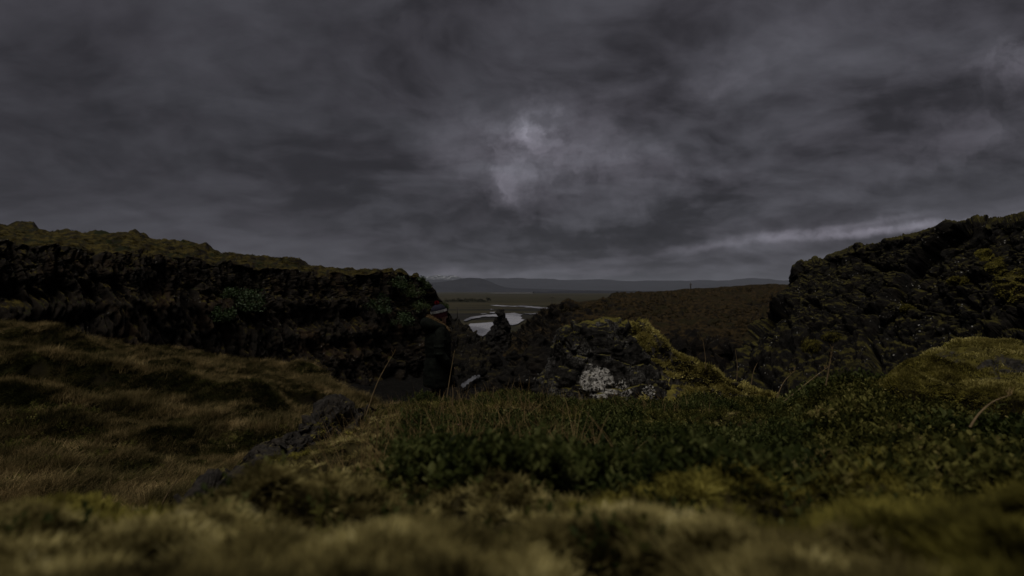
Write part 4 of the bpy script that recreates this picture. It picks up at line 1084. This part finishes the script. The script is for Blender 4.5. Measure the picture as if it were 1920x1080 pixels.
# ------------------------------------------------------------------ moss cushions on the right-hand face
def cushion(px, py, wpx, hpx, label, seed, P=RC):
    qx = 960 + P[..., 0] / P[..., 1] * 960; qy = 545 - P[..., 2] / P[..., 1] * 960
    r_, c_ = np.unravel_index(np.argmin((qx - px) ** 2 + (qy - py) ** 2 + 1e6 * (RCV < 1.9)), qx.shape)
    cols = np.where(np.abs(qx[r_] - px) < wpx * 1.5)[0]; rws = np.where((np.abs(qy[:, c_] - py) < hpx * 2.2) & (RCV[:, 0] > 1.9))[0]
    G = P[rws.min():rws.max() + 1, cols.min():cols.max() + 1].copy()
    gx_, gy_ = qx[rws.min():rws.max() + 1, cols.min():cols.max() + 1], qy[rws.min():rws.max() + 1, cols.min():cols.max() + 1]
    for _ in range(3):
        G[1:-1, 1:-1] = .2 * (G[1:-1, 1:-1] + G[:-2, 1:-1] + G[2:, 1:-1] + G[1:-1, :-2] + G[1:-1, 2:])
    x, y, z = G[..., 0], G[..., 1], G[..., 2]
    q = np.sqrt(((gx_ - px) / wpx) ** 2 + ((gy_ - py) / hpx) ** 2) + .55 * fbm(x * 1.8, y * 1.8, z * 1.8, 4, seed)
    lift = .20 * np.sqrt(np.clip(1 - q, 0, 1)) - .22 * sstep(.92, 1.15, q) + .05 * fbm(x * 5, y * 5, z * 5, 3, seed + 4)
    n_ = np.array([-.55, -.65, .52])
    G = G + lift[..., None] * n_ - .06 * n_
    b = at(px, py, P[r_, c_, 1]); b = G[G.shape[0] // 2, G.shape[1] // 2].copy()
    e_ = empty('moss_cushion', tuple(b), 0, label, 'moss', 'moss cushions on the right-hand rock face')
    F = grid_faces(*G.shape[:2]); keepf = (q.ravel()[F] < 1.12).all(1); F = F[keepf]
    nn_ = np.cross(G.reshape(-1, 3)[F[:, 1]] - G.reshape(-1, 3)[F[:, 0]], G.reshape(-1, 3)[F[:, 3]] - G.reshape(-1, 3)[F[:, 0]])
    if (nn_ @ n_).sum() < 0: F = F[:, ::-1]
    link('cushion', mesh_np('cushion', G.reshape(-1, 3) - b, F), M['soil_moss'], e_)
    moss_coat('shoots', G, (q < .95) * 1.0, 9000, M['moss_gold'], e_, b, (.6, 1.3), h=.045, width=.006)
M['soil_moss'] = mat_heath('cushion_moss', 3, a=(.075, .064, .018), b=(.035, .03, .01), dark=(.012, .010, .004), fb=.02, green=(.09, .085, .02))
for i, a_ in enumerate([(1900, 540, 44, 32, 'big pale moss cushion at the right edge of the rock face'), (1868, 500, 30, 20, 'moss cushion just above the biggest one on the right'),
        (1520, 650, 26, 16, 'yellow moss cushion low on the left end of the right rock face'), (1560, 632, 30, 12, 'flat moss shelf beside the low yellow cushion'),
        (1800, 528, 26, 9, 'thin moss ledge in the middle of the right rock face'), (1700, 580, 18, 9, 'small moss tuft in the middle of the dark rock face'), (1845, 478, 18, 12, 'small moss cushion high near the right edge')]):
    cushion(*a_, 640 + i)

# ------------------------------------------------------------------ trees far out on the plain
M['tree'] = mat_leaf('far_tree_leaves', [(0, (.018, .02, .010)), (1, (.035, .034, .018))], .8, .1, .1, .3)
def tree(px, base_py, hpx, wpx, label, seed):
    rng = random.Random(seed); d = -PZ * 960 / (base_py - 545)
    h = hpx / 960 * d; r = wpx / 2 / 960 * d
    e_ = empty('tree', tuple(at(px, base_py, d)), rng.uniform(0, 6), label, 'tree', 'trees in the windbreak on the plain')
    V, F = leaf_cloud(420, 1.0, rng, .22, 1.0, 16)
    V = V * np.array([r, r, h * .46]) * 1.15; V[:, 2] += h * .52
    link('crown', mesh_np('crown', V, F), M['tree'], e_, smooth=False)
    bm = bmesh.new(); bmesh.ops.create_cone(bm, segments=6, radius1=h * .035, radius2=h * .012, depth=h * .8, matrix=Matrix.Translation((0, 0, h * .38)))
    me = bpy.data.meshes.new('trunk'); bm.to_mesh(me); bm.free(); link('trunk', me, M['bark'], e_)
for i, (px, by, h, w_) in enumerate([(838, 567.5, 7, 12), (846, 567.3, 7.5, 12), (853, 567.4, 8, 11), (860, 567.6, 9, 11), (867, 567.5, 8, 12), (874, 567.6, 8, 11), (881, 567.5, 8.5, 11), (888, 567.7, 8.5, 11), (895, 567.4, 7, 12), (902, 567.5, 8.5, 9), (908, 567.7, 6, 10)]):
    tree(px, by, h, w_, 'leafy dark tree in the dense windbreak row on the plain', 700 + i)
tree(915.5, 567.5, 11.5, 9, 'taller round tree at the right end of the windbreak on the plain', 720)

# ------------------------------------------------------------------ utility poles
M['wood'] = mat_plain('pole_wood', (.028, .024, .02), .9, .2, 3, .4)
M['ceramic'] = mat_plain('insulator', (.10, .09, .085), .4, .5)
def cyl(name, r1, r2, a_, b_, mat, parent, seg=8):
    a_, b_ = Vector(a_), Vector(b_); v = b_ - a_
    bm = bmesh.new(); bmesh.ops.create_cone(bm, cap_ends=True, segments=seg, radius1=r1, radius2=r2, depth=v.length, matrix=Matrix.Translation((a_ + b_) / 2) @ v.to_track_quat('Z', 'Y').to_matrix().to_4x4())
    me = bpy.data.meshes.new(name); bm.to_mesh(me); bm.free(); return link(name, me, mat, parent)
def pole(px, top_py, base_py, d, label, arm=.8):
    b = at(px, base_py, d); h = (base_py - top_py) / 960 * d
    e_ = empty('utility_pole', tuple(b), R(20), label, 'pole', 'wooden utility poles')
    th_ = max(.11, .00075 * d)
    cyl('post', th_ * 1.1, th_ * .8, (0, 0, -.6), (0, 0, h), M['wood'], e_)
    cyl('crossarm', th_ * .5, th_ * .5, (-arm, 0, h - .35), (arm, 0, h - .35), M['wood'], e_, 6)
    for xx in (-.9 * arm, 0.0, .9 * arm): cyl('insulator', .06, .04, (xx, 0, h - .33 if xx else h), (xx, 0, h - .1 if xx else h + .22), M['ceramic'], e_, 6)
pole(857.5, 576, 594.5, 470, 'thin utility pole on the plain just right of the woolly hat')
pole(1035, 556, 600, 150, 'tall thin utility pole before the river at the plateau edge')
pole(1295, 531, 543, 112, 'small utility pole on the skyline of the right plateau', .3)

# ------------------------------------------------------------------ single stalks and small things
M['stalk'] = mat_plain('dry_stalk', (.15, .105, .055), .8, .2, 30, .3)
def stalk(pts, r, label, head=True):
    """bent dry grass stalk through pixel/depth points"""
    W = [Vector(at(*p)) for p in pts]; o = W[0]
    e_ = empty('grass_stalk', tuple(o), 0, label, 'grass stalk', 'single tall dry grass stalks')
    n = 14; C = []
    for i in range(n + 1):
        t = i / n * (len(W) - 1); k = min(int(t), len(W) - 2); f = t - k
        p0, p1, p2, p3 = W[max(k - 1, 0)], W[k], W[k + 1], W[min(k + 2, len(W) - 1)]
        C.append(.5 * (2 * p1 + (p2 - p0) * f + (2 * p0 - 5 * p1 + 4 * p2 - p3) * f * f + (3 * p1 - p0 - 3 * p2 + p3) * f ** 3) - o)
    V = []
    for i, c in enumerate(C):
        rr_ = r * (1 - .6 * i / n)
        for j in range(5): V.append((c.x + rr_ * math.cos(j * 1.2566), c.y + rr_ * math.sin(j * 1.2566), c.z))
    link('stem', mesh_np('stem', V, grid_faces(n + 1, 5, True)), M['stalk'], e_)
    if head:
        rng = random.Random(int(pts[0][0])); parts = []
        for _ in range(14):
            q = C[n - rng.randrange(4)]
            parts.append(blade(rng, (q.x, q.y, q.z), rng.uniform(.012, .028), .0022, .5, rng.uniform(0, 6.28), .5, 2))
        V, F = join(parts); link('seed_head', mesh_np('seed_head', V, F), M['grass_tan'], e_, smooth=False)
stalk([(683, 790, 2.6), (705, 725, 2.6), (722, 690, 2.6), (740, 660, 2.6)], .0045, 'blurred tall dry stalk leaning right across the dark cliff foot')
stalk([(838, 745, 2.9), (845, 700, 2.9), (852, 660, 2.9)], .004, 'thin upright stalk in front of the person\'s coat')
stalk([(848, 760, 2.2), (849, 735, 2.2), (848, 722, 2.2)], .0028, 'short stalk standing in the heath below the person', False)
stalk([(1323, 692, 3.1), (1322, 668, 3.1), (1318, 640, 3.1)], .0028, 'upright thin stalk behind the moss ridge against the gully')
stalk([(1381, 712, 3.0), (1382, 685, 3.0), (1378, 655, 3.0)], .0026, 'faint upright stalk right of the first one by the moss ridge', False)
stalk([(1408, 720, 2.9), (1413, 695, 2.9), (1420, 680, 2.9)], .0026, 'short slanting stalk above the right end of the moss ridge', False)
stalk([(1466, 755, 2.2), (1500, 728, 2.2), (1530, 704, 2.2), (1555, 686, 2.2)], .0026, 'long straw leaning right across the dark gully')
stalk([(1548, 722, 1.8), (1552, 700, 1.8), (1560, 655, 1.8)], .0028, 'tall straw rising above the green shrubs at right')
stalk([(1456, 745, 2.4), (1470, 715, 2.4), (1490, 695, 2.4)], .0024, 'thin stalk at the lower tip of the moss ridge')
stalk([(1818, 800, 1.25), (1835, 775, 1.25), (1862, 752, 1.25), (1895, 740, 1.25)], .0032, 'arching pale straw in front of the mossy mound')
stalk([(305, 945, 2.2), (322, 915, 2.2), (342, 890, 2.2)], .0035, 'dry stalk leaning beside the lower end of the lava outcrop', False)
stalk([(1512, 812, 1.5), (1500, 800, 1.5), (1478, 795, 1.5)], .002, 'short curved straw lying on the heath at right', False)
M['pink'] = mat_plain('pink_petals', (.20, .10, .085), .6, .3, 60, .35)
M['pale'] = mat_plain('pale_cap', (.42, .36, .33), .6, .3, 60, .2)
def flower(px, py, d, label):
    b = at(px, py, d); rng = random.Random(int(px))
    e_ = empty('pink_flower', tuple(b - np.array([0, 0, .03])), rng.uniform(0, 6), label, 'flower', 'small pink flower heads in the heath')
    for k in range(4):
        v, f = leaf_quad((0, 0, .028), (math.cos(k * 1.57), math.sin(k * 1.57), .5), (0, 0, 1), .0065, .005)
        me = bpy.data.meshes.new('petal'); me.from_pydata(v, [], [tuple(dict.fromkeys(q)) for q in f]); link('petal', me, M['pink'], e_, smooth=False)
    cyl('stem', .0012, .001, (0, 0, -.02), (0, 0, .028), M['stalk'], e_, 5)
for (px, py) in [(1038, 819), (1057, 829), (1149, 838), (1246, 846), (1311, 861), (1377, 836), (1455, 880), (861, 796), (896, 736)]:
    dd_ = np.linspace(.5, 3.3, 300); kk = np.argmin(np.abs(py_of(dd_, bank_z(np.full(300, float(px)), dd_) + .045) - py))
    flower(px, py, dd_[kk], 'tiny pink flower head among the green heath leaves')
mb = at(1499, 880, 1.02)
mu = empty('mushroom', tuple(mb - np.array([0, 0, .012])), 0, 'tiny pale mushroom at the edge of the heath above the blurred moss', 'mushroom')
bm = bmesh.new(); bmesh.ops.create_uvsphere(bm, u_segments=16, v_segments=10, radius=.009, matrix=Matrix.Translation((0, 0, .017)) @ Matrix.Rotation(R(20), 4, 'Y') @ Matrix.Diagonal((1, 1, .5, 1)))
me = bpy.data.meshes.new('cap'); bm.to_mesh(me); bm.free(); link('cap', me, M['pale'], mu)
cyl('stem', .0048, .0035, (0, 0, -.004), (.001, 0, .016), M['pale'], mu, 10)

# ------------------------------------------------------------------ the person
def person():
    PX, PY, PZ_ = -1.07, 7.4, -1.97
    root = empty('person', (PX, PY, PZ_), R(22), 'person in a dark hooded parka and pompom hat gazing towards the river, hands in pockets', 'person')
    skin = mat_plain('skin', (.34, .19, .13), .55, .35, 12, .1)
    coat = mat_plain('parka_cloth', (.0048, .0058, .0046), .9, .06, 16, .4, .02)
    dark = mat_plain('trouser_cloth', (.008, .008, .010), .85, .2, 20, .3)
    boot = mat_plain('boot_leather', (.02, .015, .011), .6, .35, 25, .3)
    furm = mat_leaf('fur_trim', [(0, (.26, .185, .095)), (.5, (.15, .10, .05)), (1, (.06, .04, .022))], .9, .1, .2, 40)
    navy = mat_plain('hat_navy', (.008, .008, .016), .9, .15, 60, .4, .004)
    maroon = mat_plain('hat_maroon', (.030, .006, .010), .9, .15, 60, .4, .004)
    white = mat_plain('hat_band', (.26, .255, .255), .9, .05, 60, .1)
    red = mat_plain('pompom_wool', (.20, .012, .016), .9, .1, 50, .4)
    hairm = mat_plain('hair', (.014, .010, .008), .5, .3, 30, .4)
    def caps(bm, pts):
        """tapered limb: chain of (point, radius)"""
        for (p0, r0), (p1, r1) in zip(pts[:-1], pts[1:]):
            p0, p1 = Vector(p0), Vector(p1); v = p1 - p0
            bmesh.ops.create_cone(bm, cap_ends=True, segments=14, radius1=r0, radius2=r1, depth=v.length, matrix=Matrix.Translation((p0 + p1) / 2) @ v.to_track_quat('Z', 'Y').to_matrix().to_4x4())
        for p, r in pts: bmesh.ops.create_uvsphere(bm, u_segments=14, v_segments=10, radius=r, matrix=Matrix.Translation(p))
    def ell(bm, c, s, rot=None):
        m = Matrix.Translation(c)
        if rot: m = m @ rot
        bmesh.ops.create_uvsphere(bm, u_segments=20, v_segments=14, radius=1, matrix=m @ Matrix.Diagonal((*s, 1)))
    def done(bm, name, mat, parent, vox=None, sm=2):
        me = bpy.data.meshes.new(name); bm.to_mesh(me); bm.free()
        o = link(name, me, mat, parent)
        if vox:
            r_ = o.modifiers.new('remesh', 'REMESH'); r_.mode = 'VOXEL'; r_.voxel_size = vox; r_.use_smooth_shade = True
            s_ = o.modifiers.new('smooth', 'SMOOTH'); s_.factor = .5; s_.iterations = sm
        return o
    # faces local +X, right side towards -Y
    HT = Matrix.Rotation(R(-6), 4, 'Y')      # head tilted up a little
    hc = Vector((.03, 0, 1.60))
    bm = bmesh.new()
    for s in (-1, 1):
        caps(bm, [((0, s * .09, .92), .085), ((.01, s * .095, .50), .058), ((-.01, s * .095, .10), .042)])
        caps(bm, [((-.01, s * .095, .06), .04), ((.13, s * .10, .035), .032)])
        caps(bm, [((0, s * .18, 1.38), .055), ((-.03, s * .245, 1.11), .043), ((.12, s * .19, .93), .033)])
        caps(bm, [((.13, s * .185, .92), .030), ((.17, s * .165, .885), .028)])            # palm in the pocket
        for k in range(4):
            caps(bm, [((.175, s * (.185 - .014 * k), .885), .009), ((.20 + .004 * (k % 2), s * (.178 - .014 * k), .862), .0085), ((.205, s * (.172 - .014 * k), .842), .007)])
        caps(bm, [((.15, s * .15, .91), .010), ((.185, s * .135, .905), .009)])
        ell(bm, hc + Vector((-.005, s * .074, -.005)), (.018, .010, .03))
    caps(bm, [((0, 0, .93), .13), ((0, 0, 1.12), .12), ((0, 0, 1.32), .135), ((0, 0, 1.40), .11)])
    ell(bm, (0, 0, 1.38), (.10, .19, .07))
    caps(bm, [((.0, 0, 1.40), .06), ((.02, 0, 1.54), .054)])
    ell(bm, hc + Vector((-.005, 0, .03)), (.098, .076, .11), HT); ell(bm, hc + Vector((.03, 0, -.045)), (.058, .052, .068), HT)
    ell(bm, hc + Vector((.098, 0, -.012)), (.020, .011, .022)); ell(bm, hc + Vector((.085, 0, .03)), (.02, .05, .012))
    ell(bm, hc + Vector((.086, 0, -.058)), (.010, .024, .006)); ell(bm, hc + Vector((.074, 0, -.095)), (.02, .022, .016))
    done(bm, 'body', skin, root, .010)
    for s in (-1, 1):
        bm = bmesh.new(); ell(bm, hc + Vector((.090, s * .030, .012)), (.006, .012, .007)); done(bm, 'eye', hairm, root)
    # trousers and boots
    bm = bmesh.new()
    for s in (-1, 1): caps(bm, [((0, s * .09, .90), .105), ((.01, s * .098, .50), .080), ((-.01, s * .098, .13), .062)])
    ell(bm, (0, 0, .93), (.13, .17, .1)); done(bm, 'trousers', dark, root, .014)
    for s in (-1, 1):
        bm = bmesh.new(); caps(bm, [((-.01, s * .098, .20), .066), ((-.01, s * .098, .06), .06)]); caps(bm, [((-.03, s * .098, .045), .052), ((.15, s * .105, .04), .044)])
        done(bm, 'boot', boot, root, .012)
    # parka: quilted body rings plus sleeves
    rings = [(.60, .0, .205, .245), (.64, .0, .215, .255), (.75, -.005, .205, .25), (.90, -.005, .192, .24), (1.0, 0, .180, .228), (1.1, 0, .182, .23), (1.22, 0, .188, .238), (1.32, 0, .178, .232), (1.40, -.005, .150, .205), (1.45, -.01, .115, .15), (1.50, 0, .088, .095)]
    zz_ = np.linspace(.60, 1.50, 60); t = np.array(rings)
    cx, rx, ry = (np.interp(zz_, t[:, 0], t[:, k]) for k in (1, 2, 3))
    an = np.linspace(0, 2 * math.pi, 64, endpoint=False)
    V = np.stack([cx[:, None] + rx[:, None] * np.cos(an), ry[:, None] * np.sin(an), np.repeat(zz_[:, None], 64, 1)], -1)
    fold = .012 * fbm(V[..., 0] * 6, V[..., 1] * 6, V[..., 2] * 16, 4, 5) - .010 * np.exp(-((V[..., 2] - 1.02) / .018) ** 2)
    V[..., :2] *= (1 + fold / .2)[..., None]
    bm = bmesh.new()
    me0 = mesh_np('tmp', V.reshape(-1, 3), grid_faces(60, 64, True)); bm.from_mesh(me0)
    bmesh.ops.holes_fill(bm, edges=[e for e in bm.edges if e.is_boundary])
    for s in (-1, 1):
        pts = [((-.005, s * .165, 1.385), .088), ((-.03, s * .235, 1.25), .082), ((-.045, s * .262, 1.10), .074), ((.03, s * .258, 1.0), .070), ((.10, s * .225, .915), .062)]
        caps(bm, pts)
        for (q, rq) in [((-.02, s * .225, 1.28), .090), ((-.04, s * .250, 1.19), .086), ((-.042, s * .262, 1.09), .083), ((.03, s * .256, 1.01), .077)]:
            ell(bm, q, (rq, rq, .028))
        bmesh.ops.create_cube(bm, size=1, matrix=Matrix.Translation((.13, s * .185, .86)) @ Matrix.Rotation(R(-s * 35), 4, 'Z') @ Matrix.Diagonal((.03, .15, .17, 1)))
    done(bm, 'parka', coat, root, .011, 2)
    # hood lying on the back and shoulders
    bm = bmesh.new()
    hp = []
    for k in range(13):
        a_ = R(60 + k * 20)
        hp.append(((-.035 + .135 * math.cos(a_), .150 * math.sin(a_), 1.455 + .05 * math.cos(a_ - math.pi) * .9), .062 + .03 * max(0, -math.cos(a_))))
    caps(bm, hp); ell(bm, (-.15, 0, 1.43), (.075, .13, .085)); done(bm, 'hood', coat, root, .014, 3)
    # fur trim along the hood edge, from the nape round to the chest
    rng = random.Random(3); parts = []
    path = []
    for k in range(41):
        a_ = R(20 + k * 8)
        c_ = math.cos(a_)
        path.append(Vector((-.005 + .125 * c_ , .125 * math.sin(a_), 1.50 - .10 * max(0, c_) + .085 * max(0, -c_))))
    for p in path:
        for _ in range(70):
            dr = Vector((rng.gauss(0, 1), rng.gauss(0, 1), rng.gauss(0, 1))).normalized()
            sd_ = dr.cross(Vector((rng.gauss(0, 1), rng.gauss(0, 1), rng.gauss(0, 1)))).normalized() * .0035
            b = p + dr * .012; L = rng.uniform(.03, .06); q = b + dr * L * .6 + Vector((0, 0, -.004)); tp_ = b + dr * L + Vector((0, 0, -.012))
            parts.append(([tuple(b - sd_), tuple(b + sd_), tuple(q + sd_ * .7), tuple(q - sd_ * .7)], [(0, 1, 2, 3)]))
            parts.append(([tuple(q - sd_ * .7), tuple(q + sd_ * .7), tuple(tp_ + sd_ * .2), tuple(tp_ - sd_ * .2)], [(0, 1, 2, 3)]))
    V, F = join(parts); fu = link('fur_trim', mesh_np('fur_trim', V, F), furm, root, smooth=False)
    # hair under the hat
    bm = bmesh.new(); ell(bm, hc + Vector((-.035, 0, -.03)), (.075, .078, .10)); ell(bm, hc + Vector((-.05, 0, -.10)), (.05, .065, .07)); done(bm, 'hair', hairm, root)
    # hat: crown, turned-up cuff, white band with lettering, pompom
    def ring_shell(z0, z1, r0, r1, grow, name, mat, n=14, close=False):
        V = []
        for i in range(n):
            f = i / (n - 1); zq = z0 + (z1 - z0) * f; rq = r0 + (r1 - r0) * f
            if close: rq = r0 * math.sqrt(max(0.0004, 1 - f ** 2.2))
            for a_ in an: V.append(((rq + grow) * 1.13 * math.cos(a_) + .0015 * math.sin(a_ * 32), (rq + grow) * math.sin(a_), zq))
        V = np.array(V)
        me = mesh_np(name, V, grid_faces(n, 64, True)); o = link(name, me, mat, hat); return o
    hat = bpy.data.objects.new('hat', None); COL.objects.link(hat); hat.parent = root
    hat.location = hc + Vector((-.012, 0, .04)); hat.rotation_euler = (0, R(-13), 0)
    ring_shell(.045, .135, .093, 0, .004, 'crown', navy, 16, True)
    ring_shell(-.055, .02, .090, .096, .009, 'cuff', maroon)
    ring_shell(.018, .052, .0965, .0955, .0115, 'band', white, 5)
    # lettering pressed round the band
    for word, off in (('NEW', -.052), ('MON', .040)):
        cu = bpy.data.curves.new('lettering', 'FONT'); cu.body = word; cu.size = .034; cu.align_x = 'CENTER'; cu.space_character = 1.1; cu.extrude = .0006
        to = bpy.data.objects.new('lettering_tmp', cu); COL.objects.link(to)
        dg = bpy.context.evaluated_depsgraph_get(); me = bpy.data.meshes.new_from_object(to.evaluated_get(dg)); COL.objects.unlink(to)
        bm = bmesh.new(); bm.from_mesh(me); bmesh.ops.subdivide_edges(bm, edges=[e for e in bm.edges if e.calc_length() > .01], cuts=2)
        for v in bm.verts:
            ph = (v.co.x + off) / .108 - math.pi / 2 - R(20); rr_ = .1085 + v.co.z
            v.co = Vector((rr_ * 1.13 * math.cos(ph), rr_ * math.sin(ph), .0235 + v.co.y))
        bm.to_mesh(me); bm.free(); me.name = 'lettering'; link('lettering', me, navy, hat, smooth=False)
    parts = []
    for _ in range(900):
        dr = Vector((rng.gauss(0, 1), rng.gauss(0, 1), rng.gauss(0, 1))).normalized(); sd_ = dr.cross(Vector((rng.gauss(0, 1), .3, rng.gauss(0, 1)))).normalized() * .0022
        b = Vector((0, 0, .158)) + dr * .004; q = Vector((0, 0, .158)) + dr * rng.uniform(.026, .036)
        parts.append(([tuple(b - sd_), tuple(b + sd_), tuple(q + sd_), tuple(q - sd_)], [(0, 1, 2, 3)]))
    V, F = join(parts); link('pompom', mesh_np('pompom', V, F), red, hat, smooth=False)
    return root
person()

# ------------------------------------------------------------------ damp air over the plain
def haze():
    m, t = new_mat('damp_air')
    v = t.node('ShaderNodeVolumePrincipled', {'Color': (.72, .78, .95, 1), 'Density': 2.2e-5, 'Anisotropy': 0.1})
    t.node('ShaderNodeOutputMaterial', {'Volume': v.outputs[0]})
    bm = bmesh.new(); bmesh.ops.create_cube(bm, size=1, matrix=Matrix.Translation((0, 0, 400)) @ Matrix.Diagonal((90000, 90000, 900, 1)))
    me = bpy.data.meshes.new('haze'); bm.to_mesh(me); bm.free()
    o = link('haze', me, m, smooth=False); o['kind'] = 'stuff'; o['label'] = 'thin grey damp air over the plain'; o['category'] = 'haze'
haze()
